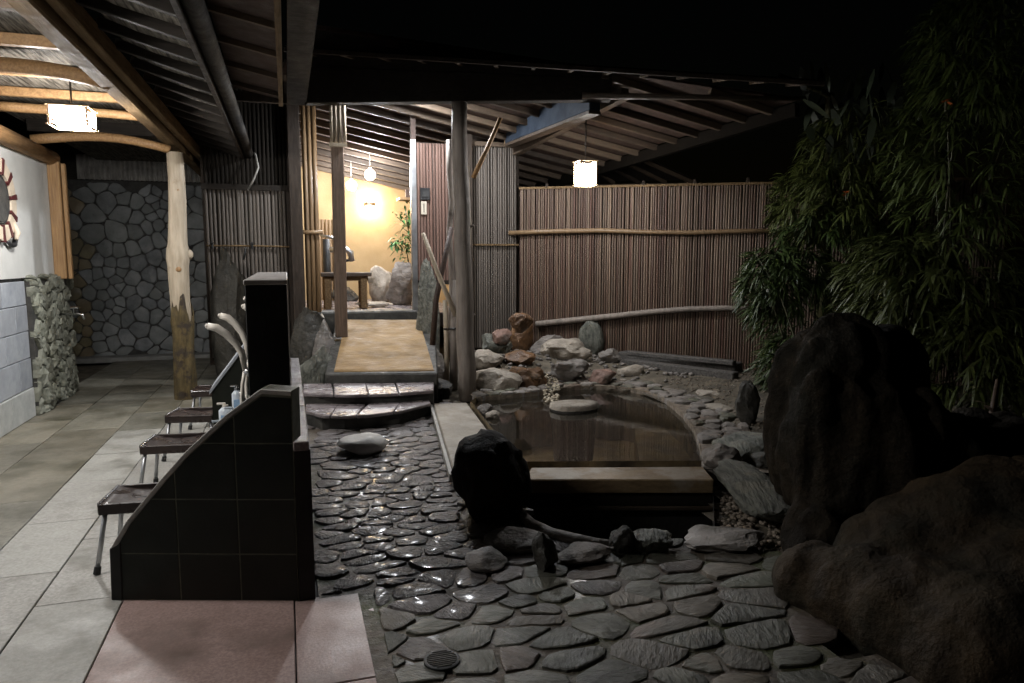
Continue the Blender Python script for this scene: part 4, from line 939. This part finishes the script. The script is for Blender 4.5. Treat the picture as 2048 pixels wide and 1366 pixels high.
def indoor_plant(label, x, y, Y, r, n, seed):
    rng = random.Random(seed); c = ay(x, y, Y); o = thing('fern_plant', label, 'plant', c)
    b = B()
    for _ in range(n):
        p = c+Vector((rng.gauss(0, r*.4), rng.gauss(0, r*.3), rng.gauss(0, r*.6))); leaf_into(b, p, rng.uniform(0, 6.28), rng.uniform(-.6, .8), rng.uniform(.08, .16), .045, .4)
    b.build('foliage', 'leaf_indoor', o)
    B().tube([c+Vector((0, .05, r*.8)), c, c+Vector((.05, .05, -r*1.2))], [.006, .008, .01], 6).build('stem', 'culm', o)
indoor_plant('green fern growing behind the leaning boulder', 812, 495, 12.4, .22, 120, 4)
indoor_plant('trailing green plant hanging under the pale shelf', 813, 440, 12.4, .2, 90, 5)
indoor_plant('small pale leafed plant on top of the boulders', 790, 490, 12.3, .09, 30, 6)

# ------------------------------------------------------------------ pool
HP = thing('hot_spring_pool', 'sunken hot spring pool with mineral stained basin and timber rim', 'pool', POOL[0])
def zup(p, z): return Vector((p.x, p.y, z))
n = len(POOL); b = B()
inn = POOL
b.v = [zup(p, .09) for p in inn]+[zup(p, -.55) for p in inn]
b.f = [(i, (i+1) % n, n+(i+1) % n, n+i) for i in range(n)]+[tuple(range(n, 2*n))]
b.build('basin', 'pool_wall', HP)
# bench step in the pool (right side, orange)
bn = [az(x, y, WZ) for x, y in ((1290, 932), (1400, 932), (1396, 900), (1384, 866), (1362, 838), (1330, 812), (1270, 812))]
B().prism([zup(p, -.5) for p in bn], (0, 0, .3)).build('seat_ledge', 'pool_wall', HP)
b = B(); b.poly([zup(p, WZ) for p in POOL]); wobj = b.build('pool_water', 'water'); wobj['kind'] = 'structure'
# timber rim in front, with boards below
r0, r1, r2, r3 = az(1050, 959, .1), az(1428, 959, .1), az(1406, 933, .1), az(1062, 935, .1)
b = B(); b.prism([zup(p, .0) for p in (r0, r1, r2, r3)], (0, 0, .1)); b.build('front_rim', 'rim_wood', HP, bevel=.008)
fd = (r1-r0).normalized(); fnv = Vector((fd.y, -fd.x, 0))
def bandf(z0, z1, off, m, nm):
    a, c = r0-fnv*off, r1-fnv*off; B().prism([zup(a, z0), zup(c, z0), zup(c, z1), zup(a, z1)], -fnv*.06).build(nm, m, HP, bevel=.004)
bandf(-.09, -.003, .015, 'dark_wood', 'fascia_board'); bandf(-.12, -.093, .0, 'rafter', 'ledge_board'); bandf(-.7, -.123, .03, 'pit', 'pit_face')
# left rim slab
s0, s1, s2, s3 = az(866, 807, .1), az(934, 805, .1), az(1062, 955, .1), az(912, 946, .1)
s2 = az(1010, 905, .1); s3 = az(908, 948, .1)
B().prism([zup(p, -.1) for p in (s0, s3, s2, s1)], (0, 0, .2)).build('side_rim', 'rim_plank', HP, bevel=.012)
B().beam(zup(s0, .075)-Vector((.02, 0, 0)), zup(s3, .075)-Vector((.02, 0, 0)), .025, .05).build('rim_edge', 'cap', HP)
# mortared rim stones on the back and right sides, cells in (arc length, outward) coordinates
arc = [r2]+POOL[2:13]
acc = [0]
for a, c in zip(arc[:-1], arc[1:]): acc.append(acc[-1]+(zup(c, 0)-zup(a, 0)).length)
cen = sum((zup(p, 0) for p in POOL), Vector((0, 0, 0)))/len(POOL)
def on_arc(s):
    i = 0
    while i < len(acc)-2 and acc[i+1] < s: i += 1
    t = (s-acc[i])/max(1e-6, acc[i+1]-acc[i]); p = zup(arc[i], 0)*(1-t)+zup(arc[i+1], 0)*t
    tg = (zup(arc[min(i+1, len(arc)-1)], 0)-zup(arc[i], 0)).normalized(); nn = Vector((tg.y, -tg.x, 0))
    if nn.dot(p-cen) < 0: nn = -nn
    return p, nn
RW = .46
def rim3(s, w, h): p, nn = on_arc(min(max(s, 0), acc[-1])); q = p+nn*w; return Vector((q.x, q.y, h))
b = B(); ns = 40
for k in range(ns+1):
    s = acc[-1]*k/ns; b.v += [rim3(s, -.005, -.1), rim3(s, -.005, .085), rim3(s, RW+.06, .085), rim3(s, RW+.1, -.15)]
for k in range(ns): 
    for j in range(3): b.f.append((k*4+j, k*4+4+j, k*4+5+j, k*4+1+j))
b.build('rim_mortar', 'gravel', HP)
rng = random.Random(55); pp = darts(lambda a, c: True, (.0, acc[-1], .02, RW), lambda a, c: .135, 2500, rng)
for (a, c), poly in zip(pp, voronoi(pp, .25)):
    out = inset_round([(min(max(p[0], 0), acc[-1]), min(max(p[1], -.012), RW+.03)) for p in poly], .008, rng, 12, .006)
    if out: stone_piece(out, .085+rng.uniform(.01, .035), .0, rng, rim3, .008, .14).build('rim_stone', 'rock_grey' if rng.random() < .7 else 'flag', HP, smooth=True, sharp=26)
# pit in front of the rim
PT = thing('lower_pit', 'dark empty trough sunk in front of the timber rim', 'trough', (1.8, 4, 0))
n = len(PIT); b = B(); b.v = [zup(p, .0) for p in PIT]+[zup(p, -.7) for p in PIT]; b.f = [(i, (i+1) % n, n+(i+1) % n, n+i) for i in range(n)]+[tuple(range(n, 2*n))]
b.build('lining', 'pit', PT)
lip = [az(x, y, .02) for x, y in ((1035, 1022), (1062, 1048), (1100, 1068), (1145, 1081), (1190, 1089), (1245, 1093))]
B().tube(lip, [.03, .035, .04, .045, .04, .03], 8).build('lip', 'rock_grey', PT, smooth=True)

# ------------------------------------------------------------------ rocks (each one its own thing)
rk('rock', 'smooth white rounded rock lying alone on the wet path', 725, 914, .0, 88, .36, .15, 'rock_white', 101, cuts=3, nz=.06)
rk('boulder', 'big black boulder at the near corner of the pool', 980, 1066, -.05, 152, .6, .52, 'rock_black', 102, cuts=6, nz=.12)
rk('rock', 'small pink quartz rock wedged beside the black boulder', 1040, 950, .05, 30, .12, .1, 'rock_red', 103)
rk('rock', 'large flat grey stone left of the trough', 1035, 1112, 0, 125, .3, .09, 'rock_grey', 104, cuts=5, nz=.08)
rk('rock', 'oval smooth stone at the path edge near the trough', 970, 1150, 0, 86, .24, .08, 'rock_grey', 105, cuts=4, nz=.07)
rk('rock', 'upright mossy block standing at the lip of the trough', 1087, 1150, 0, 52, .16, .2, 'rock_dark', 106)
rk('rock', 'dark red cobble perched on the trough lip', 1243, 1112, 0, 50, .14, .13, 'rock_dark', 107, cuts=4)
rk('rock', 'tilted flat slab between mossy block and red cobble', 1165, 1132, 0, 110, .2, .07, 'rock_grey', 108, tilt=(0, -.12))
rk('rock', 'low greenish stone at the near right lip of the trough', 1300, 1112, 0, 90, .22, .1, 'rock_green', 109)
rk('rock', 'long flat slab closing the right end of the trough', 1440, 1108, 0, 175, .3, .08, 'rock_grey', 110)
rk('rock', 'squat grey stone at the right end of the timber rim', 1440, 955, .05, 74, .32, .2, 'rock_grey', 111)
rk('rock', 'large sloping green striated schist slab right of the trough', 1495, 1050, 0, 140, .85, .2, 'rock_green', 112, tilt=(0, .2), cuts=6)
rk('rock', 'flat dark slab above the green schist', 1500, 935, .05, 115, .5, .2, 'rock_green', 113, cuts=6)
rk('rock', 'small dark stone with a flat face below the flat dark slab', 1520, 945, .05, 55, .25, .14, 'rock_dark', 114)
rk('rock', 'pointed dark upright stone beside the bamboo leaves', 1494, 852, .1, 46, .2, .34, 'rock_dark', 115)
rk('rock', 'flat pale-topped slab at the left back of the pool', 990, 792, .03, 96, .5, .3, 'rock_pale', 116, cuts=6)
rk('rock', 'pale sloping rock behind the flat pale-topped slab', 975, 742, .2, 74, .4, .24, 'rock_pale', 117)
rk('rock', 'mossy dark rock left of the orange outlet stack', 990, 712, .3, 60, .35, .28, 'rock_green', 118)
rk('rock', 'brownish rounded rock against the grey bamboo panel', 965, 692, .3, 52, .4, .4, 'rock_grey', 119)
rk('rock', 'small brown rock just left of the outlet stack top', 1002, 690, .46, 44, .3, .22, 'rock_red', 120)
rk('outlet_stack', 'reddish brown stack of stone at the spring outlet', 1041, 708, .25, 50, .3, .5, 'rock_orange', 121, cuts=12)
rk('rock', 'square cap stone on top of the reddish outlet stack', 1042, 664, .72, 42, .28, .2, 'rock_orange', 122, cuts=12)
rk('rock', 'orange stained rock just below the outlet stack', 1040, 738, .2, 58, .3, .2, 'rock_orange', 123)
rk('rock', 'orange stained ledge the spring water runs over', 1056, 764, .15, 62, .3, .14, 'rock_orange', 124)
rk('rock', 'big orange stained block rising from the water under the ledge', 1052, 806, -.1, 84, .3, .42, 'rock_orange', 125, cuts=10)
rk('rock', 'tilted dark slab right of the outlet stack', 1100, 708, .28, 62, .3, .24, 'rock_grey', 126, tilt=(0, -.35))
rk('rock', 'wide pale rough rock behind the pool', 1135, 728, .2, 96, .5, .3, 'rock_pale', 127)
rk('rock', 'grey striated block on the back pool edge', 1140, 765, .1, 74, .3, .26, 'rock_grey', 128, cuts=12)
rk('rock', 'upright oval greenish stone leaning on the fence', 1182, 715, .2, 46, .25, .5, 'rock_green', 129, cuts=5, nz=.1)
rk('rock', 'brown grey rock right of the oval stone', 1220, 728, .2, 54, .3, .2, 'rock_grey', 130)
rk('rock', 'reddish stone on the back pool edge', 1205, 770, .08, 52, .25, .2, 'rock_red', 131)
rk('rock', 'bean-shaped white stone on the back pool edge', 1264, 758, .1, 56, .22, .16, 'rock_pale', 132, cuts=4, nz=.1)
rk('rock', 'low grey stone before the weathered timber', 1304, 748, .12, 56, .28, .14, 'rock_grey', 133)
rk('rock', 'low greenish stone below the weathered timber', 1365, 756, .1, 66, .3, .14, 'rock_green', 134)
rk('rock', 'dark flat stone near the right end of the weathered timber', 1430, 760, .1, 62, .3, .16, 'rock_dark', 135)
rk('rock', 'pale flat stone set in the right bank of the pool', 1420, 800, .08, 50, .35, .08, 'rock_pale', 136)
rk('rock', 'sandy flat stone between the bank and the pointed stone', 1440, 832, .06, 66, .4, .08, 'rock_pale', 137)
rk('rock', 'lumpy stone low in the water by the side rim', 968, 838, .0, 34, .14, .14, 'rock_grey', 138)
rk('rock', 'round stone beside the lumpy one at the side rim', 986, 846, .0, 30, .14, .1, 'rock_pale', 139)
rk('rock', 'dark mossy stone at the foot of the grey post', 880, 800, 0, 60, .4, .2, 'rock_dark', 140)
rk('rock', 'blue green upright slab right of the doorway', 855, 678, .55, 44, .2, 1.1, 'rock_green', 141, cuts=5, drop=.5)
rk('rock', 'dark mossy boulder left of the ramp', 624, 722, .35, 84, .5, .72, 'rock_dark', 142, drop=.4)
rk('rock', 'grey rock at the left foot of the ramp', 636, 758, .25, 70, .4, .42, 'rock_green', 143, drop=.3)
rk('rock', 'purplish rock leaning on the ramp side', 652, 700, .5, 46, .5, .36, 'rock_grey', 144, drop=.5)
rk('rock', 'pale brown rock wedged between ramp edge and dark post', 640, 668, .62, 44, .4, .22, 'rock_pale', 147, drop=.6)
rk('rock', 'grey stone between ramp and curved stick', 868, 735, .3, 52, .4, .25, 'rock_grey', 145, drop=.35)
rk('rock', 'flat grey stone right of the ramp top', 850, 694, .5, 40, .6, .2, 'rock_pale', 146, drop=.5)
dr = thing('drain_cover', 'round dark drain cover set among the nearest flagstones', 'drain cover', az(884, 1321, .02))
p = az(884, 1321, .014); B().tube([p-Vector((0, 0, .02)), p+Vector((0, 0, .006)), p+Vector((0, 0, .008))], [.072, .072, .066], 24).build('plate', 'rubber', dr)
for k in range(-4, 5):
    hw = math.sqrt(max(0, .06**2-(k*.013)**2)); B().box(p.x-hw, p.x+hw, p.y+k*.013-.003, p.y+k*.013+.003, p.z+.007, p.z+.0115).build('rib', 'old_timber', dr)
# stone standing in the water
IS = thing('pool_stone', 'flat pale topped stone island in the pool', 'stone', az(1148, 812, .1))
c = az(1148, 806, .11); b = B(); n = 16; pr = []
for k in range(n): a = 2*math.pi*k/n; pr.append((math.cos(a)*.26*(1+.06*math.sin(3*a+1)), math.sin(a)*.2*(1+.06*math.cos(2*a)), 0))
b.v = [c+Vector((x*.8, y*.8, -.6)) for x, y, _ in pr]+[c+Vector((x*.97, y*.97, -.05)) for x, y, _ in pr]
b.f = [(k, (k+1) % n, n+(k+1) % n, n+k) for k in range(n)]+[tuple(range(n, 2*n))]; b.build('base', 'rock_dark', IS, smooth=True)
b = B(); b.v = [c+Vector((x, y, -.05)) for x, y, _ in pr]+[c+Vector((x*.97, y*.97, 0)) for x, y, _ in pr]+[c+Vector((x*.6, y*.6, .006)) for x, y, _ in pr]
b.f = [(k+j*n, (k+1) % n+j*n, n+(k+1) % n+j*n, n+k+j*n) for k in range(n) for j in (0, 1)]+[tuple(range(2*n, 3*n))]; b.build('top', 'rock_pale', IS, smooth=True)
# pebble streak and gravel
def scatter(name, label, cat, poly, z, n, r0, r1, m, seed, zf=None):
    rng = random.Random(seed); b = B(); xs = [p.x for p in poly]; ys = [p.y for p in poly]
    ico = bmesh.new(); bmesh.ops.create_icosphere(ico, subdivisions=1, radius=1); V = [v.co.copy() for v in ico.verts]; Fc = [tuple(v.index for v in f.verts) for f in ico.faces]; ico.free()
    k = 0
    while k < n:
        x, y = rng.uniform(min(xs), max(xs)), rng.uniform(min(ys), max(ys))
        if not inpoly(x, y, poly): continue
        k += 1; r = rng.uniform(r0, r1); s = (r*rng.uniform(.8, 1.3), r*rng.uniform(.8, 1.3), r*rng.uniform(.5, .8))
        zz = zf(x, y) if zf else z
        b.add([Vector((x+v.x*s[0]*rng.uniform(.85, 1.1), y+v.y*s[1]*rng.uniform(.85, 1.1), zz+v.z*s[2])) for v in V], Fc)
    o = b.build(name, m, smooth=True); tag(o, label, cat, kind='stuff'); return o
pb = [az(x, y, .08) for x, y in ((1088, 800), (1118, 800), (1118, 745), (1092, 738))]
pz0 = min(p.y for p in pb)
scatter('pebbles', 'streak of tiny pale pebbles spilling into the pool', 'pebbles', pb, .1, 200, .01, .024, 'pebble', 8, lambda x, y: .05+.09*(y-pz0))
gp = [az(x, y, .0) for x, y in ((1430, 1075), (1570, 1090), (1575, 960), (1540, 925), (1450, 950))]
scatter('gravel', 'brown gravel between the schist slab and the boulder', 'gravel', gp, .0, 700, .01, .024, 'gravel', 9, lambda x, y: gz(x, y)+.02)
gp = [az(x, y, .08) for x, y in ((1400, 880), (1560, 860), (1560, 760), (1380, 745), (1330, 770))]
scatter('gravel', 'sandy stone litter on the right bank of the pool', 'gravel', gp, .0, 900, .005, .016, 'gravel', 10, lambda x, y: gz(x, y)+.006)
gp = [az(x, y, .1) for x, y in ((950, 770), (1340, 770), (1500, 760), (1400, 735), (1000, 690))]
scatter('gravel', 'loose stone rubble packed between the rocks behind the pool', 'gravel', gp, .0, 600, .012, .045, 'rock_grey', 12, lambda x, y: gz(x, y)+.012)
# weathered timber along the fence
tm = thing('weathered_timber', 'stack of weathered grey timbers lying along the fence foot', 'timber', az(1365, 725, .2))
for i, (x0, y0, x1, y1, z, w, h) in enumerate(((1245, 716, 1478, 742, .22, .22, .2), (1250, 728, 1472, 756, .2, .14, .14), (1258, 706, 1470, 726, .34, .12, .06))):
    B().beam(az(x0, y0, z), az(x1, y1, z), w, h).build('timber_baulk', 'old_timber', tm, bevel=.012)

# ------------------------------------------------------------------ bamboo fence
FE = thing('bamboo_fence', 'tall reddish grey bamboo strip fence behind the pool', 'fence', (FENCE0+FENCE1)/2)
rng = random.Random(66)
ztop = lambda p: 2.57-.02*(p.x-3.2)/2.8
def fp(x, y, off=.0): return ap(x, y, FENCE0+FN*off, FN)
for a, c in ((FENCE0, FENCE1), (FENCE1, FENCE2)):
    bk_ = -FN*.03 if FN.y < 0 else FN*.03
    d = c-a; B().prism([a+bk_+Vector((0, 0, -.1)), c+bk_+Vector((0, 0, -.1)), c+bk_+Vector((0, 0, 2.54)), a+bk_+Vector((0, 0, 2.54))], bk_*.6).build('backing', 'dark_wood', FE)
    strips(FE, a, c, .034, .0, ztop, 'strip', rng, 1.0, .012)
FT = -FN if FN.y > 0 else FN     # towards the viewer
B().beam(FENCE0+Vector((0, 0, 2.585))-FT*.01, FENCE2+Vector((0, 0, 2.545))-FT*.01, .06, .03).build('top_rail', 'beam', FE)
for k in range(9):
    p = FENCE0+(FENCE2-FENCE0)*((k+.6)/9); B().tube([p+Vector((0, 0, 2.58))-FT*.01, p+Vector((0, 0, 2.64))-FT*.01], [.035, .02], 8).build('post_cap', 'dark_wood_v', FE)
def frail(pxs, r, m):
    pts = [ap(x, y, FENCE0+FT*.06, FN) for x, y in pxs]; return B().tube(pts, r, 10).build('rail', m, FE, smooth=True)
frail([(1018, 466), (1100, 463), (1200, 461), (1290, 464), (1380, 465), (1480, 462), (1580, 461)], [.034, .034, .033, .03, .032, .03, .028], 'bamboo_gold')
frail([(1072, 648), (1150, 640), (1230, 632), (1300, 624), (1380, 618), (1450, 616), (1530, 620)], [.042, .042, .042, .04, .038, .036, .034], 'grey_log')

# ------------------------------------------------------------------ boulders at the right
def sculpt(label, ells, m, seed, vox=.03, fold=.05, smooth=4):
    bm = bmesh.new()
    for c, r in ells: bmesh.ops.create_icosphere(bm, subdivisions=3, radius=1, matrix=Matrix.Translation(c) @ Matrix.Diagonal((r[0], r[1], r[2], 1)))
    me = bpy.data.meshes.new('boulder_raw'); bm.to_mesh(me); bm.free(); t = bpy.data.objects.new('boulder_raw', me); COL.objects.link(t)
    md = t.modifiers.new('remesh', 'REMESH'); md.mode = 'VOXEL'; md.voxel_size = vox
    dg = bpy.context.evaluated_depsgraph_get(); me2 = bpy.data.meshes.new_from_object(t.evaluated_get(dg)); bpy.data.objects.remove(t); bpy.data.meshes.remove(me)
    bm = bmesh.new(); bm.from_mesh(me2)
    for _ in range(smooth): bmesh.ops.smooth_vert(bm, verts=bm.verts, factor=.5, use_axis_x=True, use_axis_y=True, use_axis_z=True)
    bm.normal_update(); o_ = Vector((seed*3.1, seed*1.7, seed))
    for v in bm.verts:
        p = v.co; n_ = v.normal
        f = noise.noise(Vector((p.x*5.5, p.y*5.5, p.z*.9))+o_)
        d = fold*(abs(f)*2-.6)+.035*noise.noise(p*3+o_)+.018*noise.noise(p*8+o_)+.009*noise.noise(p*19+o_)
        v.co = p+n_*d
    c0 = Vector(ells[0][0]); c0.z = 0
    for v in bm.verts: v.co -= c0
    bm.to_mesh(me2); bm.free(); me2.name = 'boulder'; me2.materials.clear(); me2.materials.append(K[m])
    for p in me2.polygons: p.use_smooth = True
    o = bpy.data.objects.new('boulder', me2); COL.objects.link(o); o.location = c0; return tag(o, label, 'boulder')
V = Vector
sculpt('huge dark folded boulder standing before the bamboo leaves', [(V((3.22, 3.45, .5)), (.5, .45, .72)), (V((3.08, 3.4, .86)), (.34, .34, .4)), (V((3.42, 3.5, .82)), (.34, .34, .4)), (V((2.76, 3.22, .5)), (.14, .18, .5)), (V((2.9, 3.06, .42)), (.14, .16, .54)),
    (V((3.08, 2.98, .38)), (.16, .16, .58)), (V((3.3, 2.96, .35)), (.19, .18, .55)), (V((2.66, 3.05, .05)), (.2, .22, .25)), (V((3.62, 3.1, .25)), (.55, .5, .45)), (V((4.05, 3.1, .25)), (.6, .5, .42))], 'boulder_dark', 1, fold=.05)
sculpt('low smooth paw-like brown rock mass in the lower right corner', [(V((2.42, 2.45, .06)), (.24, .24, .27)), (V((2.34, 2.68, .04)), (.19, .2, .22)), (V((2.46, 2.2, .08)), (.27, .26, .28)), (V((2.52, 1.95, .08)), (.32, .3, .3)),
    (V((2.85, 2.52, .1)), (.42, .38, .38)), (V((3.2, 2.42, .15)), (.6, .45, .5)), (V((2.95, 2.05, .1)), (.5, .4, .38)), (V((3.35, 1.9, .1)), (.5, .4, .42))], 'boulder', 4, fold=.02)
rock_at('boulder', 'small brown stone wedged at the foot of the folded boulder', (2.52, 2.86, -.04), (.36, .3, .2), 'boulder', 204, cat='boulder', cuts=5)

# ------------------------------------------------------------------ bamboo and tree at the right
LM = {i: leafmesh('leaf', L, w, 'leaf', dr) for i, (L, w, dr) in enumerate(((.2, .022, .3), (.17, .02, .45), (.23, .024, .2)))}
def bamboo(name, label, ells, ncl, base, seed, singles=30, lf=(.15, .22), toward=None):
    rng = random.Random(seed); root = thing(name, label, 'bamboo', base, 'bamboo clumps beside the pool')
    for k in range(4):
        e = ells[rng.randrange(len(ells))]; tip = e[0]+Vector((rng.uniform(-1, 1)*e[1][0]*.7, rng.uniform(-1, 1)*e[1][1]*.7, rng.uniform(.2, 1)*e[1][2]))
        p = Vector(base)+Vector((rng.uniform(-.25, .25), rng.uniform(-.25, .25), 0)); mid = p*.45+tip*.55+Vector((0, 0, .25))
        B().tube([p, p*.7+mid*.3+Vector((0, 0, .12)), mid, tip], [.014, .012, .009, .004], 6).build('culm', 'culm', root, smooth=True)
    b = B(); cnt = 0; off = wloc(root); single = []
    for _ in range(ncl):
        e = ells[min(len(ells)-1, int(rng.random()*len(ells)))]
        while True:
            q = Vector((rng.uniform(-1, 1), rng.uniform(-1, 1), rng.uniform(-1, 1)))
            if .35 < q.length < 1: break
        q = q.normalized()*(q.length**.5)
        p = e[0]+Vector((q.x*e[1][0], q.y*e[1][1], q.z*e[1][2])); a0 = math.atan2(q.y, q.x)+rng.uniform(-.7, .7)
        for k in range(rng.randint(5, 8)):
            a = a0+rng.uniform(-.8, .8); el = rng.uniform(-.95, .55); L = rng.uniform(*lf)
            if len(single) < singles and q.y < -.2 and rng.random() < .12: single.append((p, a, el)); continue
            leaf_into(b, p, a, el, L, L*.125, .4, rng.uniform(-.7, .7))
    b.build('foliage', 'leaf', root, kind='stuff')
    for i, (p, a, el) in enumerate(single):
        o = bpy.data.objects.new('leaf', LM[i % 3]); COL.objects.link(o); o.parent = root; o.location = p-off; o.rotation_euler = (0, -el, a)
    return root
V = Vector
bamboo('bamboo_clump', 'lit green bamboo clump hanging over the right end of the fence', [(ay(1600, 600, 6.9), V((.62, .55, .62))), (ay(1575, 740, 6.4), V((.26, .3, .4))), (ay(1545, 560, 6.8), V((.3, .35, .4))), (ay(1660, 500, 6.9), V((.7, .6, .5)))], 820, az(1640, 800, .1), 301, 45)
bamboo('bamboo_clump', 'large drooping bamboo clump above the folded boulder', [(ay(1880, 600, 4.9), V((.75, .6, .6))), (ay(1960, 720, 4.5), V((.55, .5, .5))), (ay(1790, 560, 5.3), V((.45, .5, .45)))], 950, V((5.4, 4.9, .1)), 302, 60)
bamboo('bamboo_clump', 'dark bamboo spray high at the top right', [(ay(1950, 300, 5.2), V((.8, .6, .9))), (ay(1980, 90, 4.9), V((.6, .5, .55)))], 700, V((6.2, 5.4, .1)), 303, 45)
bamboo('bamboo_clump', 'dim bamboo clump rising between fence and lantern side', [(ay(1730, 330, 6.6), V((.75, .6, .7))), (ay(1640, 400, 7.2), V((.55, .5, .5)))], 640, V((6.6, 6.6, .1)), 304, 30)
bamboo('sasa_clump', 'low broad leaved sasa tuft on top of the dark boulder', [(ay(1985, 985, 3.1), V((.3, .25, .14)))], 26, ay(1990, 1040, 3.1), 305, 20, (.16, .26))
rg = random.Random(9)
tr = thing('broadleaf_tree', 'dark tree with large drooping leaves beyond the fence end', 'tree', (6.2, 7.4, 0))
B().tube([(6.6, 7.6, 0), (6.5, 7.5, 1.6), ay(1660, 190, 7.2), ay(1560, 150, 6.6)], [.1, .08, .05, .02], 8).build('trunk', 'culm', tr, smooth=True)
b = B()
for k in range(90):
    p = ay(rg.uniform(1600, 1900), rg.uniform(120, 300), rg.uniform(6, 7.4)); leaf_into(b, p, rg.uniform(0, 6.28), rg.uniform(-1.4, -.5), rg.uniform(.2, .34), .1, .1, rg.uniform(-.4, .4), 4)
b.build('crown', 'leaf_broad', tr)
def flower(label, x, y, Y, r, seed):
    rg = random.Random(seed); c = ay(x, y, Y); o = thing('orange_flower', label, 'flower', c, 'orange flowers in the dark leaves'); b = B()
    for k in range(9): leaf_into(b, c, k*.7, rg.uniform(-.4, .8), r, r*.6, .2)
    b.build('petals', 'orange', o); B().tube([c, c-Vector((0, 0, r*1.5))], .008, 6).build('stem', 'culm', o)
flower('larger orange flower high in the top right leaves', 1892, 203, 4.3, .05, 1)
flower('small orange flower in the dim leaves left of the top right spray', 1693, 386, 6.0, .05, 2)
sh_ = thing('dry_culm', 'thick stump of bamboo with dry brown sheath at the right', 'bamboo', ay(1985, 900, 3.6))
B().tube([ay(1975, 910, 3.6), ay(1985, 830, 3.6), ay(1995, 760, 3.7)], [.022, .024, .012], 8).build('culm', 'sheath', sh_, smooth=True)
b = B()
for k in range(5): leaf_into(b, ay(1985, 860-12*k, 3.58), k*1.3+3.5, .5, .14, .05, .3)
b.build('sheath', 'sheath', sh_)
